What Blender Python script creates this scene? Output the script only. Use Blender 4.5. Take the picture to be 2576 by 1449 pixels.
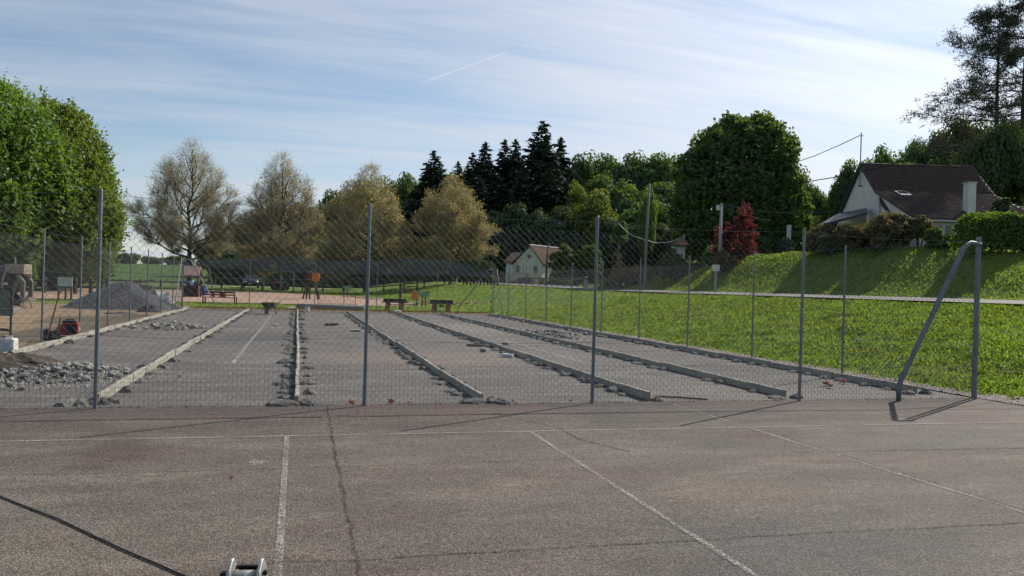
import bpy, bmesh, math, random
import numpy as np
from mathutils import Vector, Matrix

S = bpy.context.scene
COL = S.collection
for _o in list(bpy.data.objects):
    bpy.data.objects.remove(_o)
RNG = np.random.default_rng(7)
random.seed(7)

# ------------------------------------------------------------------ camera
F, CX, CY, EYE = 2000.0, 1288.0, 724.5, 1.5
YAW, ROLL, PITCH = math.radians(15.1), math.atan(0.0288), 0.002
H0 = np.array([math.sin(YAW), math.cos(YAW), 0.0])          # level heading
R0 = np.array([math.cos(YAW), -math.sin(YAW), 0.0])         # level right
ZA = np.array([0.0, 0.0, 1.0])
FW = H0 * math.cos(PITCH) - ZA * math.sin(PITCH)
U0 = ZA * math.cos(PITCH) + H0 * math.sin(PITCH)
RT = R0 * math.cos(ROLL) + U0 * math.sin(ROLL)
UP = U0 * math.cos(ROLL) - R0 * math.sin(ROLL)
EYEP = np.array([0.0, 0.0, EYE])
cam_d = bpy.data.cameras.new('camera')
cam = bpy.data.objects.new('camera', cam_d)
COL.objects.link(cam)
M = Matrix((RT.tolist(), UP.tolist(), (-FW).tolist())).transposed().to_4x4()
M.translation = Vector(EYEP.tolist())
cam.matrix_world = M
cam_d.sensor_width = 36.0
cam_d.lens = 36.0 * F / 2576.0
cam_d.clip_start = 0.05
cam_d.clip_end = 6000.0
S.camera = cam

# ------------------------------------------------------------------ sun, sky, exposure
SUN_AZ, SUN_EL = math.radians(58.0), math.radians(37.5)
SUNV = Vector((math.sin(SUN_AZ) * math.cos(SUN_EL), math.cos(SUN_AZ) * math.cos(SUN_EL), math.sin(SUN_EL)))
sun_d = bpy.data.lights.new('sun', 'SUN')
sun_d.energy = 5.0
sun_d.angle = math.radians(0.5)
sun_d.color = (1.0, 0.93, 0.82)
sun = bpy.data.objects.new('sun', sun_d)
COL.objects.link(sun)
sun.rotation_euler = SUNV.to_track_quat('Z', 'Y').to_euler()
S.view_settings.view_transform = 'Standard'
S.view_settings.look = 'None'
S.view_settings.gamma = 1.0
S.view_settings.exposure = 0.14
S.view_settings.use_curve_mapping = False
S.cycles.max_bounces = 6
S.cycles.transparent_max_bounces = 16
S.cycles.caustics_reflective = False
S.cycles.caustics_refractive = False
S.cycles.sample_clamp_indirect = 4.0

class NT:
    """short helper to wire shader nodes"""
    def __init__(self, nt):
        self.nt = nt
    def n(self, typ, **kw):
        nd = self.nt.nodes.new(typ)
        for k, v in kw.items():
            setattr(nd, k, v)
        return nd
    def link(self, a, b):
        self.nt.links.new(a, b)
    def set(self, sock, v):
        if isinstance(v, bpy.types.NodeSocket):
            self.link(v, sock)
        elif v is not None:
            sock.default_value = v
    def math(self, op, a, b=None, c=None, clamp=False):
        nd = self.n('ShaderNodeMath', operation=op, use_clamp=clamp)
        for i, v in enumerate((a, b, c)):
            if v is not None:
                self.set(nd.inputs[i], v)
        return nd.outputs[0]
    def vmath(self, op, a, b=None):
        nd = self.n('ShaderNodeVectorMath', operation=op)
        self.set(nd.inputs[0], a)
        if b is not None:
            self.set(nd.inputs[1], b)
        return nd
    def mapr(self, v, a, b, c=0.0, d=1.0, smooth=True):
        nd = self.n('ShaderNodeMapRange')
        nd.interpolation_type = 'SMOOTHSTEP' if smooth else 'LINEAR'
        for k, x in zip(('Value', 'From Min', 'From Max', 'To Min', 'To Max'), (v, a, b, c, d)):
            self.set(nd.inputs[k], x)
        return nd.outputs[0]
    def noise(self, vec, scale, detail=4.0, rough=0.55, dist=0.0):
        nd = self.n('ShaderNodeTexNoise')
        self.set(nd.inputs['Vector'], vec)
        nd.inputs['Scale'].default_value = scale
        nd.inputs['Detail'].default_value = detail
        nd.inputs['Roughness'].default_value = rough
        nd.inputs['Distortion'].default_value = dist
        return nd.outputs['Fac']
    def mix(self, f, a, b):
        nd = self.n('ShaderNodeMix', data_type='RGBA')
        self.set(nd.inputs[0], f)
        self.set(nd.inputs[6], a if isinstance(a, bpy.types.NodeSocket) else (*a, 1.0))
        self.set(nd.inputs[7], b if isinstance(b, bpy.types.NodeSocket) else (*b, 1.0))
        return nd.outputs[2]
    def mapping(self, vec, rot=(0, 0, 0), scale=(1, 1, 1), loc=(0, 0, 0)):
        nd = self.n('ShaderNodeMapping')
        self.set(nd.inputs['Vector'], vec)
        nd.inputs['Rotation'].default_value = rot
        nd.inputs['Scale'].default_value = scale
        nd.inputs['Location'].default_value = loc
        return nd.outputs[0]

world = bpy.data.worlds.new('World')
S.world = world
world.use_nodes = True
world.node_tree.nodes.clear()
w = NT(world.node_tree)
sky = w.n('ShaderNodeTexSky', sky_type='NISHITA')
sky.sun_disc = False
sky.sun_elevation = SUN_EL
sky.sun_rotation = SUN_AZ
sky.altitude = 100.0
sky.air_density = 1.0
sky.dust_density = 0.3
sky.ozone_density = 1.5
bg_sky = w.n('ShaderNodeBackground')
bg_sky.inputs['Strength'].default_value = 0.10
w.link(sky.outputs[0], bg_sky.inputs['Color'])
tc = w.n('ShaderNodeTexCoord')
direc = w.vmath('NORMALIZE', tc.outputs['Generated']).outputs[0]
sep = w.n('ShaderNodeSeparateXYZ')
w.link(direc, sep.inputs[0])
zc = w.math('ADD', w.math('MAXIMUM', sep.outputs[2], 0.0), 0.10)
comb = w.n('ShaderNodeCombineXYZ')
w.set(comb.inputs[0], w.math('DIVIDE', sep.outputs[0], zc))
w.set(comb.inputs[1], w.math('DIVIDE', sep.outputs[1], zc))
plane = comb.outputs[0]                                     # high cloud layer seen in perspective
lay = w.mapping(plane, rot=(0, 0, math.radians(-42)), scale=(0.35, 1.5, 1.0))
fine = w.noise(w.mapping(plane, rot=(0, 0, math.radians(-38)), scale=(0.55, 3.6, 1.0)), 1.3, 7.0, 0.62, 0.6)
broad = w.noise(lay, 0.75, 6.0, 0.55, 0.4)
cl = w.math('ADD', w.math('MULTIPLY', broad, 0.68), w.math('MULTIPLY', fine, 0.32))
sdot = w.vmath('DOT_PRODUCT', direc, tuple(SUNV)).outputs['Value']
veil = w.mapr(sdot, 0.15, 0.95, 0.0, 0.10)                   # thin veil is denser on the sun's side
low = w.mapr(sep.outputs[2], 0.0, 0.30, 0.09, 0.0)
mask = w.mapr(w.math('ADD', w.math('ADD', cl, veil), low), 0.36, 0.78)
mask = w.math('MULTIPLY', mask, 0.88)
# two short contrails lying in the same layer
def contrail(az0, el0, az1, el1, wid):
    pts = []
    for az, el in ((az0, el0), (az1, el1)):
        v = np.array([math.sin(az) * math.cos(el), math.cos(az) * math.cos(el), math.sin(el)])
        pts.append(v[:2] / (v[2] + 0.10))
    d = pts[1] - pts[0]
    L = float(np.hypot(*d)); d = d / L
    rel = w.vmath('SUBTRACT', plane, (float(pts[0][0]), float(pts[0][1]), 0)).outputs[0]
    u = w.vmath('DOT_PRODUCT', rel, (float(d[0]), float(d[1]), 0)).outputs['Value']
    v = w.math('ABSOLUTE', w.vmath('DOT_PRODUCT', rel, (float(-d[1]), float(d[0]), 0)).outputs['Value'])
    a = w.mapr(v, wid * 0.3, wid, 1.0, 0.0)
    b = w.math('MULTIPLY', w.mapr(u, 0.0, L * 0.25), w.mapr(u, L * 0.75, L, 1.0, 0.0))
    return w.math('MULTIPLY', a, b)
def azel(px, py):
    r = FW + RT * (px - CX) / F + UP * (CY - py) / F
    r /= np.linalg.norm(r)
    return math.atan2(r[0], r[1]), math.asin(r[2])
trail = w.math('MAXIMUM', contrail(*azel(1030, 220), *azel(1330, 112), 0.008), contrail(*azel(1960, 377), *azel(2040, 361), 0.010))
mask = w.math('MAXIMUM', mask, w.math('MULTIPLY', trail, 0.75))
glow = w.math('POWER', w.math('MAXIMUM', sdot, 0.0), 9.0)
bg_cl = w.n('ShaderNodeBackground')
w.set(bg_cl.inputs['Color'], w.mix(w.mapr(sdot, 0.2, 0.85), (0.80, 0.88, 1.0), (0.88, 0.925, 1.0)))
w.set(bg_cl.inputs['Strength'], w.math('ADD', w.mapr(sdot, 0.05, 0.75, 0.61, 0.74), w.math('MULTIPLY', glow, 1.1)))
mixs = w.n('ShaderNodeMixShader')
w.set(mixs.inputs[0], mask)
w.link(bg_sky.outputs[0], mixs.inputs[1])
w.link(bg_cl.outputs[0], mixs.inputs[2])
wout = w.n('ShaderNodeOutputWorld')
w.link(mixs.outputs[0], wout.inputs[0])

# ------------------------------------------------------------------ placing helpers
def at(px, py, d):
    """the point at depth d on the line of sight measured in the photograph (2576 wide)"""
    return EYEP + (FW + RT * (px - CX) / F + UP * (CY - py) / F) * d
def hor(px):
    return 720.5 + 0.0288 * (px - CX)

def sst(t):
    t = np.clip(t, 0.0, 1.0)
    return t * t * (3 - 2 * t)
def tz(X, Y):
    """height of the ground"""
    X = np.asarray(X, float); Y = np.asarray(Y, float)
    z = 0.012 * np.clip(Y - 55, 0, 45) + 0.024 * np.clip(Y - 118, 0, 260)
    foot = 10.3 - 0.10 * np.clip(Y - 43, 0, 45)
    t = (X - foot) / 10.6
    bank = 1.30 * (0.6 * np.clip(t, 0, 1) + 0.4 * sst(t))
    z = z + bank + 0.12 * np.clip((X - 21) / 3.6, 0, 1)
    k = np.clip((70 - Y) / 22, 0, 1) * np.clip(0.98 + (Y - 32) * 0.045, 0.45, 1.0)
    z = z + 2.65 * k * sst((X - 24.7) / 5.5)
    q = np.minimum(X - 36, 30)
    z = z + 0.27 * np.where(q > 0, q * q / (q + 6 + 1e-9), 0.0)
    z = z + 0.10 * np.clip(Y - 125, 0, 90) * sst((X + 5) / 25)
    bm = np.clip((X - 11.2) / 2, 0, 1) * np.clip((21 - X) / 2, 0, 1) + np.clip((X - 25.5) / 2, 0, 1)
    z = z + bm * (0.06 * np.sin(X * 1.1 + Y * 0.37) * np.sin(Y * 0.5 + 1.3) + 0.03 * np.sin(X * 2.3 - Y * 1.4))
    return z
def tzf(x, y):
    return float(tz(x, y))
def spot(px, d):
    """ground point on the sight line column px at depth d"""
    x, y = (EYEP + (FW + RT * (px - CX) / F) * d)[:2]
    for _ in range(3):
        p = at(px, hor(px) - (tzf(x, y) - EYE) * F / d, d)
        x, y = p[0], p[1]
    return np.array([x, y, tzf(x, y)])
def zat(px, py, d):
    return float(at(px, py, d)[2])

# ------------------------------------------------------------------ object helpers
def tag(o, label=None, cat=None, group=None, kind=None):
    for k, v in (('label', label), ('category', cat), ('group', group), ('kind', kind)):
        if v:
            o[k] = v
    return o
def empty(name, loc=(0, 0, 0), rz=0.0, label=None, cat=None, group=None):
    o = bpy.data.objects.new(name, None)
    o.empty_display_size = 0.2
    COL.objects.link(o)
    o.location = [float(v) for v in loc]
    o.rotation_euler = (0, 0, rz)
    return tag(o, label, cat, group)
def link(name, me, parent=None, loc=None, rot=None, scale=None):
    o = bpy.data.objects.new(name, me)
    COL.objects.link(o)
    if parent is not None:
        o.parent = parent
    if loc is not None:
        o.location = [float(v) for v in loc]
    if rot is not None:
        o.rotation_euler = rot
    if scale is not None:
        o.scale = scale if hasattr(scale, '__len__') else (scale,) * 3
    return o
def copy_tree(o, parent=None):
    c = o.copy()
    COL.objects.link(c)
    if parent is not None:
        c.parent = parent
    for ch in o.children:
        copy_tree(ch, c)
    return c
def np_mesh(name, V, Fc, mat=None, smooth=False):
    """V (n,3); Fc (m,k) all faces of k corners"""
    me = bpy.data.meshes.new(name)
    V = np.ascontiguousarray(V, np.float32); Fc = np.ascontiguousarray(Fc, np.int32)
    m, k = Fc.shape
    me.vertices.add(len(V)); me.vertices.foreach_set('co', V.ravel())
    me.loops.add(m * k); me.loops.foreach_set('vertex_index', Fc.ravel())
    me.polygons.add(m)
    me.polygons.foreach_set('loop_start', np.arange(0, m * k, k, dtype=np.int32))
    me.polygons.foreach_set('loop_total', np.full(m, k, np.int32))
    if smooth:
        me.polygons.foreach_set('use_smooth', np.ones(m, bool))
    me.update(calc_edges=True)
    if mat:
        me.materials.append(mat)
    return me

class MB:
    def __init__(self):
        self.v = []; self.f = []
    def add(self, vs, fs):
        b = len(self.v)
        self.v += [tuple(float(c) for c in p) for p in vs]
        self.f += [tuple(b + i for i in f) for f in fs]
        return self
    def box(self, c, s, rz=0.0, rx=0.0, ry=0.0, taper=1.0):
        m = Matrix.Rotation(rz, 3, 'Z') @ Matrix.Rotation(ry, 3, 'Y') @ Matrix.Rotation(rx, 3, 'X')
        vs = []
        for z in (-.5, .5):
            k = taper if z > 0 else 1.0
            for x, y in ((-.5, -.5), (.5, -.5), (.5, .5), (-.5, .5)):
                p = m @ Vector((x * s[0] * k, y * s[1] * k, z * s[2]))
                vs.append((c[0] + p.x, c[1] + p.y, c[2] + p.z))
        return self.add(vs, [(3, 2, 1, 0), (4, 5, 6, 7), (0, 1, 5, 4), (1, 2, 6, 5), (2, 3, 7, 6), (3, 0, 4, 7)])
    def tube(self, pts, r, n=8, caps=True):
        pts = [Vector([float(c) for c in p]) for p in pts]
        rs = r if hasattr(r, '__len__') else [r] * len(pts)
        rings = []
        u = None
        for i, p in enumerate(pts):
            t = (pts[min(i + 1, len(pts) - 1)] - pts[max(i - 1, 0)]).normalized()
            if u is None:
                u = t.orthogonal().normalized()
            u = (u - t * u.dot(t)).normalized()
            v = t.cross(u)
            rings.append([p + (u * math.cos(2 * math.pi * k / n) + v * math.sin(2 * math.pi * k / n)) * rs[i] for k in range(n)])
        vs = [q for rg in rings for q in rg]
        fs = []
        for i in range(len(pts) - 1):
            for k in range(n):
                a, b = i * n + k, i * n + (k + 1) % n
                fs.append((a, b, b + n, a + n))
        if caps:
            fs.append(tuple(range(n - 1, -1, -1)))
            fs.append(tuple((len(pts) - 1) * n + k for k in range(n)))
        return self.add(vs, fs)
    def lathe(self, prof, c=(0, 0, 0), n=16, axis='Z'):
        vs = []
        for r, z in prof:
            for k in range(n):
                a = 2 * math.pi * k / n
                p = (r * math.cos(a), r * math.sin(a), z)
                if axis == 'X':
                    p = (p[2], p[0], p[1])
                elif axis == 'Y':
                    p = (p[0], p[2], p[1])
                vs.append((c[0] + p[0], c[1] + p[1], c[2] + p[2]))
        fs = []
        for i in range(len(prof) - 1):
            for k in range(n):
                a, b = i * n + k, i * n + (k + 1) % n
                fs.append((a, b, b + n, a + n))
        fs.append(tuple(range(n - 1, -1, -1)))
        fs.append(tuple((len(prof) - 1) * n + k for k in range(n)))
        return self.add(vs, fs)
    def prism(self, poly, vec):
        n = len(poly)
        vs = list(poly) + [tuple(p[i] + vec[i] for i in range(3)) for p in poly]
        fs = [tuple(range(n - 1, -1, -1)), tuple(range(n, 2 * n))]
        fs += [(i, (i + 1) % n, n + (i + 1) % n, n + i) for i in range(n)]
        return self.add(vs, fs)
    def quad(self, a, b, c, d):
        return self.add([a, b, c, d], [(0, 1, 2, 3)])
    def mesh(self, name, mat, smooth=False, bevel=0.0):
        me = bpy.data.meshes.new(name)
        me.from_pydata(self.v, [], self.f)
        if mat:
            me.materials.append(mat)
        bm = bmesh.new(); bm.from_mesh(me)
        if bevel:
            bmesh.ops.bevel(bm, geom=bm.edges[:], offset=bevel, segments=1, affect='EDGES', clamp_overlap=True)
        bmesh.ops.recalc_face_normals(bm, faces=bm.faces[:])
        bm.to_mesh(me); bm.free()
        if smooth:
            for p in me.polygons:
                p.use_smooth = len(p.vertices) == 4
        me.update()
        return me
    def build(self, name, mat, parent=None, loc=None, rot=None, smooth=False, bevel=0.0):
        return link(name, self.mesh(name, mat, smooth, bevel), parent, loc, rot)

def segs_mesh(name, P0, P1, r0, r1, n, mat, smooth=True):
    """many straight tapered rods in one mesh"""
    P0 = np.asarray(P0, float); P1 = np.asarray(P1, float)
    r0 = np.broadcast_to(np.asarray(r0, float), len(P0)); r1 = np.broadcast_to(np.asarray(r1, float), len(P0))
    t = P1 - P0
    t = t / np.maximum(np.linalg.norm(t, axis=1, keepdims=True), 1e-9)
    ref = np.where(np.abs(t[:, 2:3]) < 0.9, np.array([[0, 0, 1.0]]), np.array([[1.0, 0, 0]]))
    u = np.cross(t, ref); u /= np.linalg.norm(u, axis=1, keepdims=True)
    v = np.cross(t, u)
    ang = 2 * np.pi * np.arange(n) / n
    ring = u[:, None, :] * np.cos(ang)[None, :, None] + v[:, None, :] * np.sin(ang)[None, :, None]
    A = P0[:, None, :] + ring * r0[:, None, None]
    B = P1[:, None, :] + ring * r1[:, None, None]
    V = np.concatenate([A, B], axis=1).reshape(-1, 3)
    k = np.arange(n); k2 = (k + 1) % n
    q = np.stack([k, k2, k2 + n, k + n], axis=1)
    Fc = (q[None] + (np.arange(len(P0)) * 2 * n)[:, None, None]).reshape(-1, 4)
    return np_mesh(name, V, Fc, mat, smooth)

def unit(v):
    return v / np.maximum(np.linalg.norm(v, axis=-1, keepdims=True), 1e-9)
def leaves_mesh(name, P, Nrm, L, Wd, mat, T=None, rng=RNG):
    """diamond leaves / leaf sprays: centre, normal, half length, half width"""
    n = len(P)
    Nrm = unit(Nrm)
    if T is None:
        T = rng.normal(size=(n, 3))
    T = unit(T - Nrm * np.sum(T * Nrm, axis=1, keepdims=True))
    B = np.cross(Nrm, T)
    L = np.broadcast_to(np.asarray(L, float), n)[:, None]; Wd = np.broadcast_to(np.asarray(Wd, float), n)[:, None]
    bend = Nrm * L * 0.25
    V = np.stack([P + T * L - bend, P + B * Wd, P - T * L - bend, P - B * Wd], axis=1).reshape(-1, 3)
    Fc = np.arange(4 * n).reshape(n, 4)
    return np_mesh(name, V, Fc, mat)

# ------------------------------------------------------------------ materials
def new_mat(name):
    m = bpy.data.materials.new(name)
    m.use_nodes = True
    m.node_tree.nodes.clear()
    return m, NT(m.node_tree)
def finish(m, t, bsdf):
    o = t.n('ShaderNodeOutputMaterial')
    t.link(bsdf, o.inputs['Surface'])
    return m
def pmat(name, a, b=None, scale=6.0, rough=0.8, metal=0.0, bump=0.0, bscale=None, spec=0.3, detail=5.0, stretch=None, lo=0.35, hi=0.65, rnd=0.0):
    """two-tone noisy principled material in object space; rnd varies brightness per object"""
    m, t = new_mat(name)
    p = t.n('ShaderNodeBsdfPrincipled')
    co = t.n('ShaderNodeTexCoord').outputs['Object']
    if stretch:
        co = t.mapping(co, scale=stretch)
    f = t.mapr(t.noise(co, scale, detail), lo, hi)
    col = t.mix(f, a, b or tuple(c * 0.75 for c in a))
    if rnd:
        ri = t.n('ShaderNodeObjectInfo').outputs['Random']
        hs = t.n('ShaderNodeHueSaturation')
        t.link(col, hs.inputs['Color'])
        t.set(hs.inputs['Value'], t.mapr(ri, 0, 1, 1 - rnd, 1 + rnd, False))
        col = hs.outputs[0]
    t.link(col, p.inputs['Base Color'])
    p.inputs['Roughness'].default_value = rough
    p.inputs['Metallic'].default_value = metal
    p.inputs['Specular IOR Level'].default_value = spec
    if bump:
        bn = t.n('ShaderNodeBump')
        bn.inputs['Strength'].default_value = bump
        bn.inputs['Distance'].default_value = 0.02
        t.link(t.noise(co, bscale or scale * 4, 4.0), bn.inputs['Height'])
        t.link(bn.outputs[0], p.inputs['Normal'])
    return finish(m, t, p.outputs[0])
LEAF = 1.25
def leaf_mat(name, a, b, trans=0.45, tcol=None, rnd=0.12, sheen=0.025, patch=None):
    """thin leaf: diffuse plus light coming through, every leaf its own tint"""
    m, t = new_mat(name)
    a, b = tuple(c * LEAF for c in a), tuple(c * LEAF for c in b)
    isl = t.n('ShaderNodeNewGeometry').outputs['Random Per Island']
    ri = t.n('ShaderNodeObjectInfo').outputs['Random']
    hs = t.n('ShaderNodeHueSaturation')
    col = t.mix(isl, a, b)
    if patch:                                                  # drier and lusher areas of the lawn
        co = t.n('ShaderNodeTexCoord').outputs['Object']
        col = t.mix(t.math('MULTIPLY', t.mapr(t.noise(co, 0.45, 5.0, 0.65), 0.50, 0.68), .8), col, patch[0])
        col = t.mix(t.math('MULTIPLY', t.mapr(t.noise(t.mapping(co, loc=(5, 2, 0)), 0.9, 5.0, 0.65), 0.52, 0.66), .8), col, patch[1])
    t.link(col, hs.inputs['Color'])
    t.set(hs.inputs['Value'], t.mapr(ri, 0, 1, 1 - rnd, 1 + rnd, False))
    t.set(hs.inputs['Hue'], t.mapr(ri, 0, 1, 0.5 - rnd * 0.12, 0.5 + rnd * 0.12, False))
    d = t.n('ShaderNodeBsdfDiffuse'); t.link(hs.outputs[0], d.inputs['Color'])
    tr = t.n('ShaderNodeBsdfTranslucent')
    tm = t.n('ShaderNodeMix', data_type='RGBA'); tm.blend_type = 'MULTIPLY'
    tm.inputs[0].default_value = 1.0
    t.link(hs.outputs[0], tm.inputs[6])
    tm.inputs[7].default_value = (*(tcol or (1.9, 1.75, 0.6)), 1)
    t.link(tm.outputs[2], tr.inputs['Color'])
    mx = t.n('ShaderNodeMixShader'); mx.inputs[0].default_value = trans
    t.link(d.outputs[0], mx.inputs[1]); t.link(tr.outputs[0], mx.inputs[2])
    gl = t.n('ShaderNodeBsdfGlossy'); gl.inputs['Roughness'].default_value = 0.55
    gl.inputs['Color'].default_value = (.8, .9, 1, 1)
    m2 = t.n('ShaderNodeMixShader'); m2.inputs[0].default_value = sheen
    t.link(mx.outputs[0], m2.inputs[1]); t.link(gl.outputs[0], m2.inputs[2])
    return finish(m, t, m2.outputs[0])

def asphalt(name, base, dark, red, red_amt, speck, tint2=None, streak=None, stains=()):
    m, t = new_mat(name)
    p = t.n('ShaderNodeBsdfPrincipled')
    co = t.n('ShaderNodeTexCoord').outputs['Object']
    big = t.noise(co, 0.35, 5.0, 0.6, 0.3)
    mid = t.noise(t.mapping(co, scale=(0.6, 1.6, 1)), 1.3, 6.0, 0.65, 0.2)
    gr = t.n('ShaderNodeTexVoronoi'); gr.feature = 'F1'
    t.link(co, gr.inputs['Vector']); gr.inputs['Scale'].default_value = 75.0
    grain = t.mapr(gr.outputs['Distance'], 0.1, 0.75)
    gcol = t.n('ShaderNodeSeparateColor'); t.link(gr.outputs['Color'], gcol.inputs[0])
    c = t.mix(t.mapr(big, 0.35, 0.65), base, dark)
    c = t.mix(t.math('MULTIPLY', t.mapr(t.noise(t.mapping(co, loc=(7, 3, 0), scale=(0.5, 1.3, 1)), 0.5, 5.0, 0.6), 0.50, 0.68), red_amt), c, red)
    if tint2:
        c = t.mix(t.mapr(mid, 0.45, 0.75), c, tint2)
    for (cx, cy), rx, ry, scol, amt in stains:
        q = t.mapping(co, loc=(-cx / rx, -cy / ry, 0), scale=(1 / rx, 1 / ry, 0))
        dist = t.vmath('LENGTH', q).outputs['Value']
        k = t.math('ADD', dist, t.math('MULTIPLY', t.math('SUBTRACT', t.noise(co, 3.5, 6.0, 0.7), 0.5), 1.9))
        c = t.mix(t.math('MULTIPLY', t.mapr(k, 0.25, 1.25, 1.0, 0.0), amt), c, scol)
    if streak:
        c = t.mix(t.math('MULTIPLY', t.mapr(t.noise(t.mapping(co, scale=(1.0, 6.0, 1)), 1.6, 6.0, 0.72), 0.59, 0.68), 0.7), c, streak)
    hs = t.n('ShaderNodeHueSaturation'); t.link(c, hs.inputs['Color'])
    v = t.math('MULTIPLY', t.mapr(grain, 0, 1, 1.0 + speck, 1.0 - speck, False), t.mapr(gcol.outputs[0], 0, 1, 1 - speck, 1 + speck, False))
    v = t.math('MULTIPLY', v, t.mapr(mid, 0.25, 0.75, 0.86, 1.14))
    t.link(v, hs.inputs['Value'])
    t.link(hs.outputs[0], p.inputs['Base Color'])
    p.inputs['Roughness'].default_value = 0.88
    p.inputs['Specular IOR Level'].default_value = 0.25
    bn = t.n('ShaderNodeBump'); bn.inputs['Strength'].default_value = 0.55; bn.inputs['Distance'].default_value = 0.006
    t.link(t.math('SUBTRACT', 1.0, grain), bn.inputs['Height'])
    t.link(bn.outputs[0], p.inputs['Normal'])
    return finish(m, t, p.outputs[0])
def worn_paint(name, paint, ground, wear=0.5, soft=0.16):
    """paint or dirt worn through to whatever lies beneath"""
    m, t = new_mat(name)
    p = t.n('ShaderNodeBsdfPrincipled')
    co = t.n('ShaderNodeTexCoord').outputs['Object']
    f = t.math('ADD', t.math('MULTIPLY', t.noise(co, 80.0, 3.0, 0.75), 0.85), t.math('MULTIPLY', t.noise(co, 2.0, 3.0), 0.22))
    p.inputs['Base Color'].default_value = (*paint, 1); p.inputs['Roughness'].default_value = 0.9
    p.inputs['Specular IOR Level'].default_value = 0.1
    tr = t.n('ShaderNodeBsdfTransparent')
    mx = t.n('ShaderNodeMixShader')
    t.set(mx.inputs[0], t.math('MULTIPLY', t.mapr(f, wear, wear + soft), 0.85))
    t.link(tr.outputs[0], mx.inputs[1]); t.link(p.outputs[0], mx.inputs[2])
    return finish(m, t, mx.outputs[0])
def soil(name, cols, scale=0.6, bump=0.5):
    m, t = new_mat(name)
    p = t.n('ShaderNodeBsdfPrincipled')
    co = t.n('ShaderNodeTexCoord').outputs['Object']
    c = t.mix(t.mapr(t.noise(co, scale, 6.0, 0.62, 0.4), 0.38, 0.62), cols[0], cols[1])
    c = t.mix(t.mapr(t.noise(t.mapping(co, loc=(3, 9, 1), scale=(0.5, 1.5, 1)), scale * 2.2, 6.0, 0.65), 0.5, 0.7), c, cols[2])
    sp = t.noise(co, 28.0, 4.0, 0.7)
    hs = t.n('ShaderNodeHueSaturation'); t.link(c, hs.inputs['Color'])
    t.set(hs.inputs['Value'], t.mapr(sp, 0.25, 0.75, 0.65, 1.35))
    t.link(hs.outputs[0], p.inputs['Base Color']); p.inputs['Roughness'].default_value = 0.95
    p.inputs['Specular IOR Level'].default_value = 0.1
    bn = t.n('ShaderNodeBump'); bn.inputs['Strength'].default_value = bump; bn.inputs['Distance'].default_value = 0.03
    t.link(t.noise(co, 9.0, 6.0, 0.7), bn.inputs['Height']); t.link(bn.outputs[0], p.inputs['Normal'])
    return finish(m, t, p.outputs[0])

MT = {}
MT['front'] = asphalt('old_brown_asphalt', (.140, .116, .097), (.108, .092, .079), (.135, .086, .070), 0.55, 0.36, (.158, .130, .107), stains=(((3.25, 5.35), .62, .42, (.20, .14, .105), .55), ((4.9, 7.5), .75, .35, (.105, .065, .055), .7), ((-1.45, 7.3), .35, .75, (.085, .058, .045), .7), ((1.63, 5.85), .3, .2, (.24, .19, .145), .5), ((3.0, 6.6), 2.2, .5, (.16, .14, .12), .5), ((-.9, 5.0), 1.2, 1.0, (.155, .135, .108), .6), ((2.9, 4.1), 1.6, .9, (.075, .075, .075), .5), ((6.5, 7.0), 1.5, .8, (.085, .078, .074), .5)))
MT['rear'] = asphalt('old_grey_asphalt', (.138, .127, .117), (.108, .102, .097), (.142, .115, .103), 0.75, 0.22, (.165, .153, .142), streak=(.28, .27, .26), stains=(((2.5, 16.0), 3.0, 2.2, (.185, .15, .13), .9), ((-1.0, 22.0), 1.6, 2.5, (.085, .08, .077), .8), ((5.8, 27.0), 2.2, 4.0, (.185, .165, .145), .9), ((-3.5, 12.3), 1.6, 1.2, (.085, .078, .07), .8), ((3.2, 31.0), 3.0, 3.0, (.16, .145, .13), .5), ((8.3, 14.0), 1.2, 3.0, (.11, .105, .1), .6)))
MT['margin'] = asphalt('reddish_asphalt_margin', (.128, .103, .091), (.112, .094, .084), (.135, .085, .073), 0.7, 0.36)
MT['road'] = asphalt('road_asphalt', (.23, .22, .21), (.18, .175, .17), (.23, .22, .2), 0.3, 0.1)
MT['line'] = worn_paint('worn_white_paint', (.50, .47, .43), (.17, .148, .13), 0.50, .16)
MT['line_rear'] = worn_paint('worn_white_paint_grey', (.48, .47, .45), (.16, .153, .145), 0.46, .16)
MT['crack'] = worn_paint('crack_dirt', (.06, .042, .034), (.14, .11, .09), 0.47)
MT['joint'] = worn_paint('dusty_joint', (.40, .37, .33), (.12, .10, .09), 0.46)
MT['stain'] = worn_paint('pale_stain', (.42, .36, .29), (.17, .148, .13), 0.50)
MT['dirt'] = soil('ochre_dirt', ((.30, .215, .135), (.20, .15, .10), (.37, .265, .165)))
MT['dark_dirt'] = soil('dark_trodden_dirt', ((.15, .12, .085), (.11, .09, .065), (.20, .16, .11)))
MT['straw'] = soil('dry_straw', ((.46, .36, .18), (.38, .30, .14), (.30, .27, .10)), 1.2)
MT['sand'] = soil('pink_sand', ((.36, .25, .19), (.30, .21, .155), (.42, .31, .23)), 0.35)
MT['gravel_edge'] = soil('gravel_edging', ((.24, .20, .18), (.15, .125, .11), (.36, .31, .28)), 3.0, 0.9)
MT['path'] = soil('pale_path', ((.42, .38, .31), (.36, .32, .26), (.45, .42, .35)), 0.5)
MT['soilheap'] = soil('dark_soil', ((.085, .07, .055), (.06, .05, .04), (.12, .10, .08)), 2.0, 0.9)
MT['gravel'] = pmat('grey_gravel', (.125, .128, .138), (.075, .077, .085), 14, 0.9, bump=1.0, bscale=40, rnd=0.1)
MT['gravel2'] = pmat('pale_gravel', (.25, .245, .24), (.19, .185, .18), 10, 0.9, bump=0.8, bscale=40)
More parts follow.
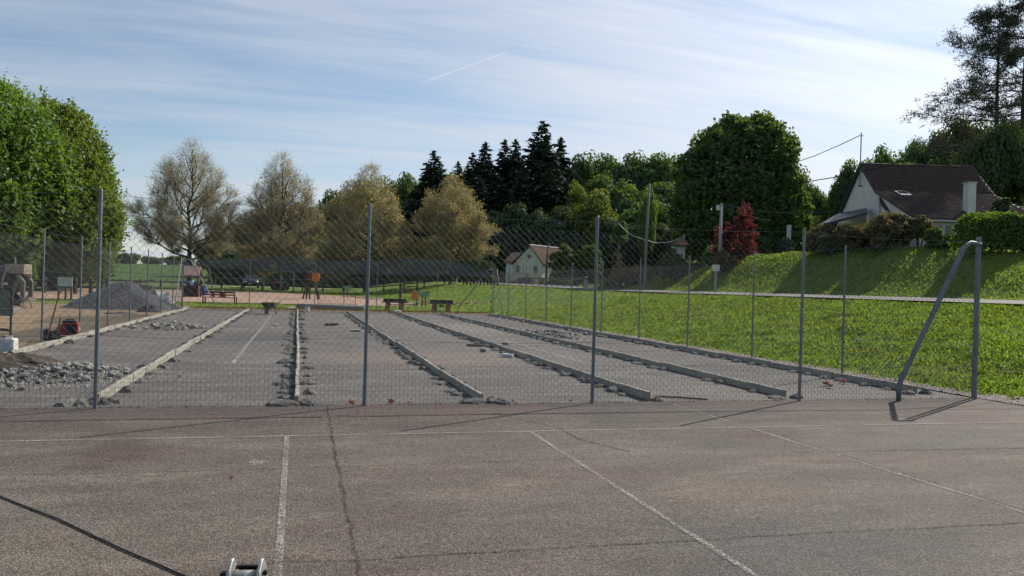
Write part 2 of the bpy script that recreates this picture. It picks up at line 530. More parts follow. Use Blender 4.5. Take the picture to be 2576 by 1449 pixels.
MT['kerb'] = pmat('pale_concrete_block', (.37, .345, .285), (.25, .24, .21), 5, 0.85, bump=0.3, bscale=60, rnd=0.12)
MT['mortar'] = pmat('grey_mortar', (.17, .162, .15), (.11, .105, .098), 14, 0.95, bump=0.9, bscale=50, rnd=0.15)
MT['stone'] = pmat('broken_concrete', (.34, .325, .30), (.23, .22, .205), 6, 0.92, bump=0.6, bscale=30, rnd=0.22)
MT['galv'] = pmat('galvanised_steel', (.20, .215, .235), (.15, .165, .18), 5, 0.55, 0.55, spec=0.4, rnd=0.08)
MT['wire'] = pmat('galvanised_wire', (.12, .13, .138), (.09, .098, .105), 3, 0.6, 0.4)
MT['finewire'] = pmat('dull_fine_wire', (.11, .115, .115), (.085, .09, .09), 3, 0.7, 0.3)
MT['black'] = pmat('black_rubber', (.012, .012, .013), (.02, .02, .02), 20, 0.55)
MT['zinc'] = pmat('cast_zinc', (.40, .40, .385), (.30, .30, .29), 60, 0.5, 0.5, bump=0.15, bscale=300)
MT['chrome'] = pmat('polished_steel', (.62, .62, .62), (.55, .55, .55), 10, 0.22, 0.95)
MT['darksteel'] = pmat('dark_steel', (.05, .052, .056), (.035, .036, .04), 12, 0.5, 0.6)
MT['redpaint'] = pmat('faded_red_paint', (.30, .05, .04), (.20, .04, .034), 5, 0.5)
MT['white'] = pmat('white_plastic', (.62, .62, .60), (.52, .52, .50), 8, 0.6)
MT['bag'] = pmat('white_woven_bag', (.60, .60, .585), (.48, .48, .47), 5, 0.8, bump=0.5, bscale=20)
MT['wood_dark'] = pmat('dark_wood', (.055, .036, .027), (.035, .024, .018), 8, 0.75, stretch=(1, 1, 6), rnd=0.15)
MT['wood_red'] = pmat('reddish_brown_wood', (.10, .048, .036), (.07, .034, .027), 8, 0.6, rnd=0.1)
MT['wood_grey'] = pmat('weathered_wood', (.17, .145, .115), (.10, .086, .07), 7, 0.85, stretch=(4, 4, .6), rnd=0.2)
MT['wood_log'] = pmat('yellowed_log', (.28, .19, .10), (.19, .125, .07), 6, 0.8, rnd=0.1)
MT['wood_pole'] = pmat('grey_pole', (.22, .215, .205), (.15, .145, .138), 5, 0.85, stretch=(3, 3, .5))
MT['concrete_pole'] = pmat('concrete_pole', (.36, .35, .33), (.29, .28, .27), 4, 0.85)
MT['beige'] = pmat('beige_machine_paint', (.36, .31, .22), (.25, .21, .15), 6, 0.65)
MT['greenboard'] = pmat('dull_green_board', (.075, .125, .09), (.055, .10, .07), 4, 0.6)
MT['greensail'] = pmat('green_painted_wood', (.16, .33, .19), (.12, .27, .15), 3, 0.6)
MT['orange'] = pmat('orange_painted_wood', (.62, .21, .018), (.52, .17, .015), 4, 0.5)
MT['blue'] = pmat('blue_plastic', (.035, .085, .26), (.028, .07, .21), 4, 0.45)
MT['paleblue'] = pmat('pale_plastic', (.42, .50, .58), (.38, .45, .53), 4, 0.5)
MT['pinkroof'] = pmat('faded_pink_roof', (.42, .30, .25), (.34, .24, .20), 5, 0.8)
MT['roll'] = pmat('grey_felt_roll', (.20, .20, .20), (.16, .16, .16), 5, 0.9)
MT['barrow'] = pmat('dusty_green_grey_steel', (.11, .12, .085), (.16, .15, .11), 12, 0.7, 0.2)
MT['render'] = pmat('white_render', (.66, .65, .60), (.60, .59, .54), 2, 0.9)
MT['render2'] = pmat('grey_white_render', (.54, .54, .55), (.47, .47, .48), 2, 0.9)
MT['shutter'] = pmat('white_shutter', (.70, .71, .72), (.64, .65, .66), 6, 0.6)
MT['glass'] = pmat('dark_window_glass', (.02, .024, .028), (.03, .035, .04), 2, 0.12, spec=0.8)
MT['skyglass'] = pmat('tilted_glass', (.85, .87, .9), (.8, .82, .85), 2, 0.05, 1.0, spec=0.9)
MT['slate'] = pmat('dark_slate', (.045, .05, .06), (.035, .04, .05), 6, 0.5)
def tile_mat(name, a, b, c):
    m, t = new_mat(name)
    p = t.n('ShaderNodeBsdfPrincipled')
    isl = t.n('ShaderNodeNewGeometry').outputs['Random Per Island']
    co = t.n('ShaderNodeTexCoord').outputs['Object']
    col = t.mix(isl, a, b)
    col = t.mix(t.mapr(t.noise(co, 0.5, 5.0), 0.45, 0.7), col, c)
    t.link(col, p.inputs['Base Color']); p.inputs['Roughness'].default_value = 0.9
    return finish(m, t, p.outputs[0])
MT['tile_brown'] = tile_mat('brown_roof_tile', (.085, .050, .043), (.048, .032, .030), (.058, .042, .038))
MT['tile_red'] = tile_mat('reddish_roof_tile', (.26, .14, .105), (.17, .10, .078), (.20, .125, .10))
MT['tile_peach'] = tile_mat('peach_roof_tile', (.46, .25, .17), (.36, .19, .13), (.4, .22, .15))
MT['carblue'] = pmat('dark_blue_car_paint', (.018, .03, .075), (.016, .027, .07), 2, 0.25, 0.3, spec=0.6)
MT['bark'] = pmat('grey_brown_bark', (.085, .07, .055), (.05, .042, .034), 3, 0.95, stretch=(3, 3, 0.8), bump=0.6, bscale=8)
MT['bark_pale'] = pmat('pale_plane_bark', (.20, .17, .135), (.10, .085, .07), 2.5, 0.9, stretch=(2, 2, 1))
MT['twig'] = pmat('budding_twig', (.36, .33, .25), (.26, .235, .18), 2.0, 0.9)
MT['bark_pine'] = pmat('pine_bark', (.12, .075, .05), (.07, .05, .038), 2, 0.95)
MT['brick'] = pmat('broken_red_brick', (.34, .14, .09), (.24, .11, .08), 9, 0.9, rnd=0.2)
MT['deadleaf'] = leaf_mat('dead_orange_leaf', (.28, .09, .025), (.17, .06, .025), 0.4, (1.6, 1.2, .8))
# foliage
MT['lf_lime'] = leaf_mat('bright_hornbeam_leaf', (.07, .125, .024), (.105, .165, .032), 0.45)
MT['lf_plane'] = leaf_mat('olive_bud_leaf', (.37, .34, .14), (.28, .26, .105), 0.5, (1.5, 1.3, .7))
MT['lf_broad'] = leaf_mat('wood_leaf', (.052, .094, .030), (.078, .128, .038), 0.46)
MT['lf_light'] = leaf_mat('young_yellow_green_leaf', (.085, .125, .028), (.115, .15, .035), 0.42)
MT['lf_olive'] = leaf_mat('olive_wood_leaf', (.062, .07, .028), (.085, .088, .034), 0.35)
MT['lf_chestnut'] = leaf_mat('chestnut_leaf', (.056, .098, .038), (.082, .130, .046), 0.44)
MT['lf_spruce'] = leaf_mat('dark_spruce_needles', (.032, .050, .044), (.046, .066, .052), 0.10, (1.2, 1.2, .8))
MT['lf_pine'] = leaf_mat('pine_needles', (.042, .056, .040), (.058, .072, .048), 0.12, (1.2, 1.2, .8))
MT['lf_red'] = leaf_mat('red_maple_leaf', (.070, .030, .028), (.110, .036, .031), 0.45, (1.7, .9, .8))
MT['lf_brown'] = leaf_mat('bronze_shrub_leaf', (.125, .098, .048), (.075, .088, .038), 0.35, (1.6, 1.3, .7))
MT['lf_hedge'] = leaf_mat('hedge_leaf', (.05, .095, .02), (.085, .135, .03), 0.4)
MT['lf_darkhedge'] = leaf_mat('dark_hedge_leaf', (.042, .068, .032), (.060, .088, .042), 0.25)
MT['lf_dry'] = leaf_mat('dry_brown_hedge', (.15, .105, .058), (.10, .085, .045), 0.35, (1.5, 1.3, .8))
MT['grass'] = leaf_mat('grass_blade', (.112, .182, .038), (.162, .225, .055), 0.52, (1.6, 1.55, .6), 0.0, patch=((.19, .20, .075), (.062, .115, .028)))
MT['grass2'] = leaf_mat('shady_grass_blade', (.112, .175, .038), (.158, .215, .052), 0.52, (1.6, 1.55, .6), 0.0, patch=((.19, .19, .075), (.062, .11, .028)))

def terrain_mat():
    m, t = new_mat('grass_ground')
    p = t.n('ShaderNodeBsdfPrincipled')
    co = t.n('ShaderNodeTexCoord').outputs['Object']
    g = t.mix(t.mapr(t.noise(co, 0.25, 6.0, 0.6), 0.35, 0.65), (.105, .165, .030), (.135, .185, .040))
    g = t.mix(t.mapr(t.noise(co, 1.6, 5.0, 0.65), 0.45, 0.7), g, (.085, .135, .028))
    at_ = t.n('ShaderNodeAttribute', attribute_name='zone')
    sc = t.n('ShaderNodeSeparateColor'); t.link(at_.outputs['Color'], sc.inputs[0])
    g = t.mix(sc.outputs[0], g, (.055, .046, .03))             # leaf litter under the wood
    g = t.mix(sc.outputs[1], g, t.mix(t.noise(co, 0.05, 3.0), (.060, .115, .032), (.085, .14, .04)))    # crop field
    g = t.mix(sc.outputs[2], g, (.30, .27, .14))              # ripe pale strip on the far ridge
    hs = t.n('ShaderNodeHueSaturation'); t.link(g, hs.inputs['Color'])
    t.set(hs.inputs['Value'], t.mapr(t.noise(co, 12.0, 4.0, 0.7), 0.25, 0.75, 0.6, 1.4))
    t.link(hs.outputs[0], p.inputs['Base Color'])
    p.inputs['Roughness'].default_value = 0.95; p.inputs['Specular IOR Level'].default_value = 0.05
    bn = t.n('ShaderNodeBump'); bn.inputs['Strength'].default_value = 0.8; bn.inputs['Distance'].default_value = 0.08
    t.link(t.noise(co, 6.0, 5.0, 0.7), bn.inputs['Height']); t.link(bn.outputs[0], p.inputs['Normal'])
    return finish(m, t, p.outputs[0])
MT['terrain'] = terrain_mat()
def net_mat():
    m, t = new_mat('grey_netting')
    d = t.n('ShaderNodeBsdfDiffuse'); d.inputs['Color'].default_value = (.14, .155, .17, 1)
    tr = t.n('ShaderNodeBsdfTransparent')
    mx = t.n('ShaderNodeMixShader'); mx.inputs[0].default_value = 0.5
    t.link(tr.outputs[0], mx.inputs[1]); t.link(d.outputs[0], mx.inputs[2])
    return finish(m, t, mx.outputs[0])
MT['net'] = net_mat()
def tape_mat():
    m, t = new_mat('red_white_tape')
    p = t.n('ShaderNodeBsdfPrincipled')
    co = t.n('ShaderNodeTexCoord').outputs['Object']
    sp = t.n('ShaderNodeSeparateXYZ'); t.link(co, sp.inputs[0])
    f = t.math('GREATER_THAN', t.math('FRACT', t.math('MULTIPLY', t.math('ADD', sp.outputs[0], sp.outputs[1]), 2.2)), 0.5)
    t.link(t.mix(f, (.75, .74, .70), (.45, .10, .06)), p.inputs['Base Color'])
    return finish(m, t, p.outputs[0])
MT['tape'] = tape_mat()

# ------------------------------------------------------------------ ground
def terrain():
    xs = np.concatenate([[-1600, -900, -500, -300, -200, -150, -120, -100, -85, -70, -60, -50], np.arange(-44, 9, 2.0), np.arange(9, 46, 1.0), np.arange(46, 100, 2.5), [105, 120, 150, 200, 300, 500, 900, 1600]])
    ys = np.concatenate([[-600, -300, -150, -80, -50], np.arange(-36, 4, 4.0), np.arange(4, 62, 1.0), np.arange(62, 140, 2.0), np.arange(140, 260, 6.0), [270, 300, 340, 380, 420, 500, 700, 1100, 1800, 3000]])
    X, Y = np.meshgrid(xs, ys)
    Z = tz(X, Y) - 0.025
    nx, ny = len(xs), len(ys)
    i = np.arange(nx * ny).reshape(ny, nx)
    Fc = np.stack([i[:-1, :-1], i[:-1, 1:], i[1:, 1:], i[1:, :-1]], axis=-1).reshape(-1, 4)
    me = np_mesh('ground', np.stack([X, Y, Z], -1).reshape(-1, 3), Fc, MT['terrain'], True)
    zone = np.zeros((ny, nx, 4), np.float32); zone[..., 3] = 1
    zone[..., 0] = sst((Y - 112) / 6) * sst((X + 16 - (150 - Y) * .2) / 6) * sst((75 - X) / 10)
    zone[..., 0] = np.clip(zone[..., 0], 0, 1)
    zone[..., 1] = sst((Y - 105) / 4) * sst((4 - X) / 4)
    zone[..., 2] = sst((Y - 375) / 20) * (X < 0)
    ca = me.color_attributes.new('zone', 'FLOAT_COLOR', 'POINT')
    ca.data.foreach_set('color', zone.ravel())
    tag(link('ground', me), 'grass covered ground rising to the road and the wooded hill', None, None, 'structure')
terrain()

def sheet(name, mat, rows, dz, nx=12, wob=0.0, label=None, kind='structure', parent=None, seed=1):
    """rows: list of (Y, xleft, xright); draped over the ground dz above it"""
    r = np.random.default_rng(seed)
    V = []
    for (Y, a, b) in rows:
        a = a + r.normal() * wob; b = b + r.normal() * wob
        xs = np.linspace(a, b, nx + 1)
        for k, x in enumerate(xs):
            y = Y + (r.normal() * wob * 0.5 if wob else 0)
            V.append((x, y, tzf(x, y) + dz))
    n = nx + 1
    Fc = [(i * n + k, i * n + k + 1, (i + 1) * n + k + 1, (i + 1) * n + k) for i in range(len(rows) - 1) for k in range(nx)]
    return tag(link(name, np_mesh(name, np.array(V), np.array(Fc), mat), parent), label, None, None, kind)
def flat(name, mat, poly, z, label=None, kind='structure', parent=None):
    me = bpy.data.meshes.new(name)
    me.from_pydata([(x, y, z) for x, y in poly], [], [tuple(range(len(poly)))])
    me.materials.append(mat)
    bm = bmesh.new(); bm.from_mesh(me)
    for f in bm.faces:
        if f.normal.z < 0: f.normal_flip()
    bm.to_mesh(me); bm.free()
    return tag(link(name, me, parent), label, None, None, kind)

flat('front_court', MT['front'], [(-30, -14), (10.0, -14), (10.45, 6), (10.4, 8.8), (10.05, 9.84), (-30, 9.84)], 0.0)
flat('court_margin', MT['margin'], [(-14, 8.95), (2, 8.98), (4.4, 9.0), (7.5, 8.9), (9.2, 9.1), (10.02, 9.5), (10.0, 9.80), (-14, 9.80)], 0.0035)
flat('rear_court', MT['rear'], [(-5.15, 9.845), (10.05, 9.845), (10.03, 40.75), (-5.15, 40.6)], -0.004)
sheet('dirt_yard', MT['dirt'], [(y, -46 + 3 * math.sin(y), -5.16) for y in np.linspace(9.9, 46, 24)], 0.0, 30, 0.05)
sheet('trodden_dirt', MT['dark_dirt'], [(y, -7.2 - 0.9 * math.sin(y * 0.7) - 0.4 * math.sin(y * 1.9), -5.17) for y in np.linspace(10, 33, 40)], 0.006, 4)
sheet('straw_strip', MT['straw'], [(y, -5.1, 10.6 - (y - 40.7) * .4) for y in np.linspace(40.78, 43.0, 8)], 0.008, 24, 0.12)
sheet('playground_sand', MT['sand'], [(y, -24 + 2 * math.sin(y * .5), min(7.5, -2 + (78 - y) * 0.9) + 0.8 * math.sin(y * .9)) for y in np.linspace(51, 79, 26)], 0.03, 24, 0.15)
sheet('gravel_path', MT['path'], [(y, -60, 4) for y in (98.0, 99.0, 100.0)], 0.04, 20, 0.1)
sheet('gravel_edging', MT['gravel_edge'], [(y, 10.02 + max(0, (9.7 - y) * 0.12), 10.5 + max(0, (10.3 - y) * 0.5) * .8) for y in np.linspace(5.0, 38, 50)], 0.012, 3, 0.03)
sheet('road', MT['road'], [(y, 21.1, 24.6) for y in np.linspace(-40, 60, 70)] + [(60 + k * 2.5, 21.2 - 0.06 * k * k * .4, 24.6 - 0.05 * k * k * .4) for k in range(1, 12)], 0.11, 4)
def strip(name, mat, pts, wid, z, jag=0.0, parent=None, seed=3, kind='structure', label=None, step=0.25):
    """narrow ribbon lying on the court"""
    r = np.random.default_rng(seed)
    P = []
    for (a, b) in zip(pts[:-1], pts[1:]):
        a = np.array(a); b = np.array(b)
        n = max(1, int(np.linalg.norm(b - a) / step)) if jag else 1
        P += [a + (b - a) * i / n for i in range(n)]
    P.append(np.array(pts[-1]))
    P = np.array(P, float)
    d = np.gradient(P, axis=0); d /= np.linalg.norm(d, axis=1, keepdims=True)
    nn = np.stack([-d[:, 1], d[:, 0]], 1)
    if jag:
        P = P + nn * r.normal(size=(len(P), 1)) * jag
    ww = wid * (0.5 + (r.random((len(P), 1)) * 1.0 if jag else 0.0) * 0.6) if jag else np.full((len(P), 1), wid * .5)
    A = P + nn * ww; B = P - nn * ww
    V = np.concatenate([np.c_[A, np.full(len(P), z)], np.c_[B, np.full(len(P), z)]])
    n = len(P)
    Fc = np.array([(i + n, i + 1 + n, i + 1, i) for i in range(n - 1)])
    return tag(link(name, np_mesh(name, V, Fc, mat), parent), label, None, None, kind)
strip('painted_line', MT['line'], [(-14, 8.02), (10.3, 7.82)], .038, .008)
strip('painted_line', MT['line'], [(-.06, 7.9), (-.04, -8)], .044, .008)
strip('painted_line', MT['line'], [(2.36, 7.86), (2.46, -8)], .042, .008)
strip('painted_line', MT['line_rear'], [(-1.02, 34.2), (-1.07, 14.9)], .06, .001)
strip('painted_line', MT['line_rear'], [(5.52, 33.2), (5.66, 14.6)], .05, .001)
strip('painted_line', MT['line_rear'], [(-5.0, 36.4), (9.4, 36.2)], .07, .001)
strip('painted_line', MT['line_rear'], [(-4.6, 31.0), (-.2, 31.0)], .05, .001)
strip('painted_line', MT['line_rear'], [(-4.6, 13.2), (9.6, 13.1)], .03, .001)
strip('crack', MT['crack'], [(.38, 9.8), (.36, 7), (.35, 4.35), (.34, 1)], .013, .0055, .008, seed=4, step=.10)
strip('crack', MT['crack'], [(-9, 9.1), (-2, 9.03), (.3, 9.0)], .022, .0055, .01, seed=5)
strip('crack', MT['crack'], [(.45, 9.02), (4.5, 8.95), (10.2, 8.8)], .022, .0055, .01, seed=6)
strip('crack', MT['crack'], [(-9, 6.7), (-2, 6.62), (-.2, 6.55), (3, 6.6)], .008, .004, .006, seed=7)
strip('crack', MT['crack'], [(4.6, 6.6), (7.2, 6.45), (10.3, 6.4)], .018, .004, .008, seed=8)
strip('crack', MT['crack'], [(-.3, 4.42), (.35, 4.34), (2.5, 4.33), (4.8, 4.27), (9, 4.2)], .013, .004, .008, seed=9)
strip('crack', MT['crack'], [(2.3, 9.1), (2.5, 8.6), (2.75, 8.0), (2.72, 7.4), (3.0, 6.8)], .016, .004, .03, seed=10)
strip('asphalt_joint', MT['joint'], [(4.87, 9.6), (4.93, 7), (5.03, 4.4), (5.1, 1)], .040, .0045, .006, seed=11)
strip('asphalt_joint', MT['crack'], [(4.90, 9.6), (4.96, 7), (5.06, 4.4), (5.13, 1)], .020, .0065, .006, seed=12)
strip('asphalt_joint', MT['crack'], [(-14, 9.84), (10.0, 9.84)], .05, .004, .012, seed=13)
def splat(name, mat, x, y, rx, ry, z, seed, n=22):
    r = np.random.default_rng(seed)
    k = 0.65 + 0.5 * r.random(n)
    flat(name, mat, [(x + rx * k[i] * math.cos(2 * math.pi * i / n), y + ry * k[i] * math.sin(2 * math.pi * i / n)) for i in range(n)], z)
for i, (px, py, rx, ry) in enumerate([(650, 1163, .09, .1), (690, 1150, .05, .04), (1290, 1222, .10, .05), (1745, 1234, .06, .04), (1690, 1262, .03, .03), (1650, 1330, .02, .02), (1250, 1195, .03, .03), (640, 1420, .03, .02), (380, 1195, .07, .05), (300, 1300, .03, .02)]):
    r = FW + RT * (px - CX) / F + UP * (CY - py) / F
    t = -EYE / r[2]
    splat('pale_stain', MT['stain'], t * r[0], t * r[1], rx, ry, 0.003 + 0.0002 * i, 20 + i)

# ------------------------------------------------------------------ vegetation builders
def crown_mesh(name, mat, hw, h, n, leaf, seed, clumps=60, kind='round', fill=0.35, rel=0.26, asp=0.55, flat=0.0, zlo=0.0):
    """foliage of a broadleaf crown, base at z=0, made of leaf clumps with gaps between them"""
    r = np.random.default_rng(seed)
    d = unit(r.normal(size=(clumps, 3)))
    rad = (fill + (1 - fill) * r.random(clumps) ** 0.45)[:, None]
    c = d * rad
    if kind == 'dome':
        c[:, 2] = np.abs(c[:, 2]) * 2 - 1 + 0.0
        sc = np.sqrt(np.clip(1 - ((c[:, 2:3] + 1) / 2.0) ** 2.6, 0.02, 1)); c[:, :2] = unit(c[:, :2]) * np.sqrt(r.random((clumps, 1))) ** .6 * sc
    elif kind == 'ovoid':
        k = 1.0 - 0.35 * c[:, 2:3]
        c[:, :2] *= np.clip(k, .5, 1.2)
    elif kind == 'column':
        c[:, :2] *= 0.95
    elif kind == 'box':
        c = r.uniform(-1, 1, size=(clumps, 3))
    cs = np.array([hw, hw, h / 2.0]) * (1 - rel * 0.85)
    C = c * cs
    cr = min(hw, h / 2) * rel * r.uniform(0.75, 1.35, size=clumps)
    ki = r.integers(0, clumps, n)
    dd = unit(r.normal(size=(n, 3)))
    rr = (r.random(n) ** 0.4)[:, None]
    P = C[ki] + dd * rr * cr[ki][:, None] * np.array([1.15, 1.15, 0.9])
    N = unit(dd + 0.5 * unit(P / cs) + r.normal(size=(n, 3)) * 0.55 + np.array([0, 0, 0.25]))
    P[:, 2] += h / 2.0
    P[:, 2] = np.maximum(P[:, 2], zlo)
    L = leaf * r.uniform(0.7, 1.4, n)
    return leaves_mesh(name, P, N, L, L * asp, mat, rng=r)
def shell_crown(name, mat, hw, h, n, leaf, seed, per=7, sprig=.45, depth=.16, zexp=1.0, up=.35, asp=.45, low=.35, spike=0.0, amp=.8):
    """dense crown: leafy sprigs crowding an uneven outer shell, thinner inside"""
    r = np.random.default_rng(seed)
    ns = n // per
    d = unit(r.normal(size=(ns, 3)))
    ph = r.uniform(0, 6.28, 12); K = r.normal(size=(12, 3)) * np.repeat([2.2, 4.5, 8.0], 4)[:, None]
    bump = sum(np.sin(d @ K[i] + ph[i]) * (.045, .030, .022)[i // 4] for i in range(12)) * amp
    rad = 1 - depth * r.exponential(1.0, ns) * .7 + bump
    rad = np.clip(rad, .25, 1.12)
    # keep the broad shoulder low: widen below the middle
    wz = 1.0 + low * np.clip(-d[:, 2], 0, 1) * .6 - .12 * np.clip(d[:, 2], 0, 1)
    C = np.stack([d[:, 0] * wz * hw, d[:, 1] * wz * hw, np.sign(d[:, 2]) * np.abs(d[:, 2]) ** zexp * h / 2], 1) * rad[:, None]
    ax = unit(d + np.array([0, 0, up]) + r.normal(size=(ns, 3)) * .45)
    t = (np.arange(per) + .5) / per
    sl_ = sprig * r.uniform(.6, 1.5, ns)
    sp = r.random(ns) < spike
    sl_[sp] *= r.uniform(1.6, 2.6, sp.sum())
    ax[sp] = unit(ax[sp] + np.array([0, 0, .7]) + d[sp] * .6)
    P = C[:, None, :] + ax[:, None, :] * (t[None, :, None] - .3) * sl_[:, None, None] + r.normal(size=(ns, per, 3)) * leaf * .55
    P = P.reshape(-1, 3); D = np.repeat(d, per, 0); AX = np.repeat(ax, per, 0)
    N = unit(D * .7 + r.normal(size=P.shape) * .75 + np.array([0, 0, .2]))
    P[:, 2] += h / 2; P[:, 2] = np.maximum(P[:, 2], .1)
    L = leaf * r.uniform(.7, 1.35, len(P))
    return leaves_mesh(name, P, N, L, L * asp, mat, AX + r.normal(size=P.shape) * .7, r)
def trunk_mesh(name, mat, r0, h, seed, lean=0.04, limbs=6, spread=0.5, forks=0.45):
    r = random.Random(seed)
    m = MB()
    pts = [(0, 0, -0.3), (0, 0, 0.25)]
    for k in range(1, 7):
        pts.append((lean * h * k / 6 * r.uniform(-1, 1), lean * h * k / 6 * r.uniform(-1, 1), h * k / 6))
    m.tube(pts, [r0 * 1.5, r0 * 1.1] + [r0 * (1 - k / 7.0) for k in range(1, 7)], 8)
    for k in range(limbs):
        t = forks + (0.9 - forks) * k / max(1, limbs)
        i = t * 6
        b = Vector(pts[2 + min(5, int(i))])
        a = r.uniform(0, 6.28) + k * 2.4
        L = spread * h * (1.15 - t)
        q = [b, b + Vector((math.cos(a) * L * .5, math.sin(a) * L * .5, L * .35)), b + Vector((math.cos(a) * L, math.sin(a) * L, L * .9))]
        m.tube(q, [r0 * .42, r0 * .28, r0 * .08], 5)
    return m.mesh(name, mat, True)

def branching(seed, H, hw, trunk_h, prim=34, sec=10, ter=6, env=None):
    """skeleton of a tree in bud: limb segments, and fine twigs grown along the last order of branches"""
    r = np.random.default_rng(seed)
    P0, P1, A, B, last = [], [], [], [], []
    def seg(a, b, ra, rb):
        P0.append(a); P1.append(b); A.append(ra); B.append(rb)
    R = H * 0.018
    nodes = [np.array([0, 0, -0.3])]
    for k in range(1, 13):
        nodes.append(np.array([0.012 * H * r.normal() * k / 12, 0.012 * H * r.normal() * k / 12, H * 0.95 * k / 12]))
    for k in range(12):
        seg(nodes[k], nodes[k + 1], R * (1 - k / 12.5) + .015, R * (1 - (k + 1) / 12.5) + .012)
    def grow(p, d, L, rad, lvl, n):
        steps = 4 if lvl < 2 else 3
        pts = [p]
        rn = r.normal(size=(steps, 3)) * .10
        for s in range(steps):
            d = d + np.array([0, 0, 0.15 if lvl < 2 else 0.10]) + rn[s]
            d = d / math.sqrt(d @ d)
            q = pts[-1] + d * (L / steps)
            seg(pts[-1], q, max(.012, rad * (1 - s / (steps + .6))), max(.009, rad * (1 - (s + 1) / (steps + .6))))
            if lvl == 3 or (lvl == 2 and s >= 1) or (lvl == 1 and s == 3):
                last.append((pts[-1], q, d, L))
            pts.append(q)
        if lvl == 3:
            return
        cnt = n[0]
        for j in range(cnt):
            t = 0.15 + 0.85 * min((j + 0.6 + r.random() * .5) / (cnt + .2), 1)
            i = min(steps - 1, int(t * steps))
            b = pts[i] + (pts[i + 1] - pts[i]) * (t * steps - i)
            a = np.cross(d, r.normal(size=3)); a = a / math.sqrt(a @ a)
            nd = d * 0.8 + a * 0.75; nd = nd / math.sqrt(nd @ nd)
            grow(b, nd, L * (0.58 - .26 * t) * r.uniform(.75, 1.2), rad * .45, lvl + 1, n[1:])
    for k in range(prim):
        t = (k + 0.5) / prim
        z = trunk_h + (H * 0.93 - trunk_h) * t
        i = min(11, int(z / (H * .95) * 12))
        f = z / (H * .95) * 12 - i
        b = nodes[i] + (nodes[i + 1] - nodes[i]) * f
        az = k * 2.39996 + r.normal() * .2
        up = 0.28 + .85 * t
        d = unit(np.array([math.cos(az), math.sin(az), up]))
        L = max(hw * env(t) * math.sqrt(1 + up * up) * 0.80, H * .07)
        grow(b, d, L, R * (.46 - .3 * t), 1, [sec if L > H * .12 else 6, ter])
    return np.array(P0), np.array(P1), np.array(A), np.array(B), last, r

def bud_tree_meshes(seed, H, hw, trunk_h, ntwig, leafn, leaf, env=None):
    P0, P1, A, B, last, r = branching(seed, H, hw, trunk_h, env=env)
    big = A > 0.032
    # trim to the crown outline: a broad egg, widest low down
    zq = np.array([0, .05, .18, .36, .53, .70, .86, .95, 1.0]); wq = np.array([.50, .86, 1.0, .90, .78, .60, .36, .19, .06])
    ends = np.array([q[1] for q in last])
    def shape(Pt):
        zt = np.clip((Pt[:, 2] - zl) / (H - zl), 0, 1)
        return hw * np.interp(zt, zq, wq)
    zl = trunk_h * .8
    rr_ = np.hypot(ends[:, 0], ends[:, 1]); zz_ = ends[:, 2]
    bins = np.linspace(zl, H, 12); cur = []
    for i in range(12):
        k = np.abs(zz_ - bins[i]) < (H - zl) / 11
        cur.append(np.percentile(rr_[k], 93) if k.sum() > 6 else hw * .2)
    cur = np.maximum(np.array(cur), .3)
    def warp(Pt):
        f = shape(Pt) / np.interp(Pt[:, 2], bins, cur)
        f = np.clip(f, .3, 2.2)
        rr0 = np.hypot(Pt[:, 0], Pt[:, 1])
        f = 1 + (f - 1) * np.clip(rr0 / .8, 0, 1)
        Q = Pt.copy(); Q[:, :2] *= f[:, None]
        return Q
    P0 = warp(P0); P1 = warp(P1)
    # even out the density: thin the crowded top and middle
    def weight(Pt):
        h_, ed = np.histogram(Pt[:, 2], bins=14, range=(zl, H + .3))
        i = np.clip(((Pt[:, 2] - zl) / (H + .3 - zl) * 14).astype(int), 0, 13)
        sh = shape(Pt)
        q = np.hypot(Pt[:, 0], Pt[:, 1]) / np.maximum(sh, .3)
        return (sh ** 2 + .4) / np.maximum(h_[i], 1) * np.clip(q, .12, 1.0)
    wv = weight(P0); wv = wv / np.percentile(wv[~big], 70)
    kp = big | (r.random(len(P0)) < wv)
    P0, P1, A, B, big = P0[kp], P1[kp], A[kp], B[kp], big[kp]
    tm = segs_mesh('trunk', P0[big], P1[big], A[big], B[big], 7, MT['bark'])
    a = warp(np.array([q[0] for q in last])); b = warp(np.array([q[1] for q in last])); d = np.array([q[2] for q in last])
    wt = weight(a); k = r.choice(len(a), ntwig, p=wt / wt.sum())
    o = a[k] + (b[k] - a[k]) * r.random((ntwig, 1)) + r.normal(size=(ntwig, 3)) * .10
    td = unit(d[k] + r.normal(size=(ntwig, 3)) * .65 + np.array([0, 0, .25]))
    tl = r.uniform(.3, .95, (ntwig, 1)) * H / 13
    e = o + td * tl
    Q0 = np.concatenate([P0[~big], o]); Q1 = np.concatenate([P1[~big], e])
    ra = np.concatenate([A[~big], np.full(ntwig, .0075)]); rb = np.concatenate([B[~big], np.full(ntwig, .005)])
    bm_ = segs_mesh('branches', Q0, Q1, ra, rb, 3, MT['twig'])
    j = r.integers(0, ntwig, leafn)
    P = o[j] + (e[j] - o[j]) * r.uniform(.3, 1.08, (leafn, 1)) + r.normal(size=(leafn, 3)) * .05
    lm = leaves_mesh('buds', P, r.normal(size=(leafn, 3)), leaf * r.uniform(.6, 1.4, leafn), leaf * .42, MT['lf_plane'], td[j] + r.normal(size=(leafn, 3)) * .5, r)
    return tm, bm_, lm

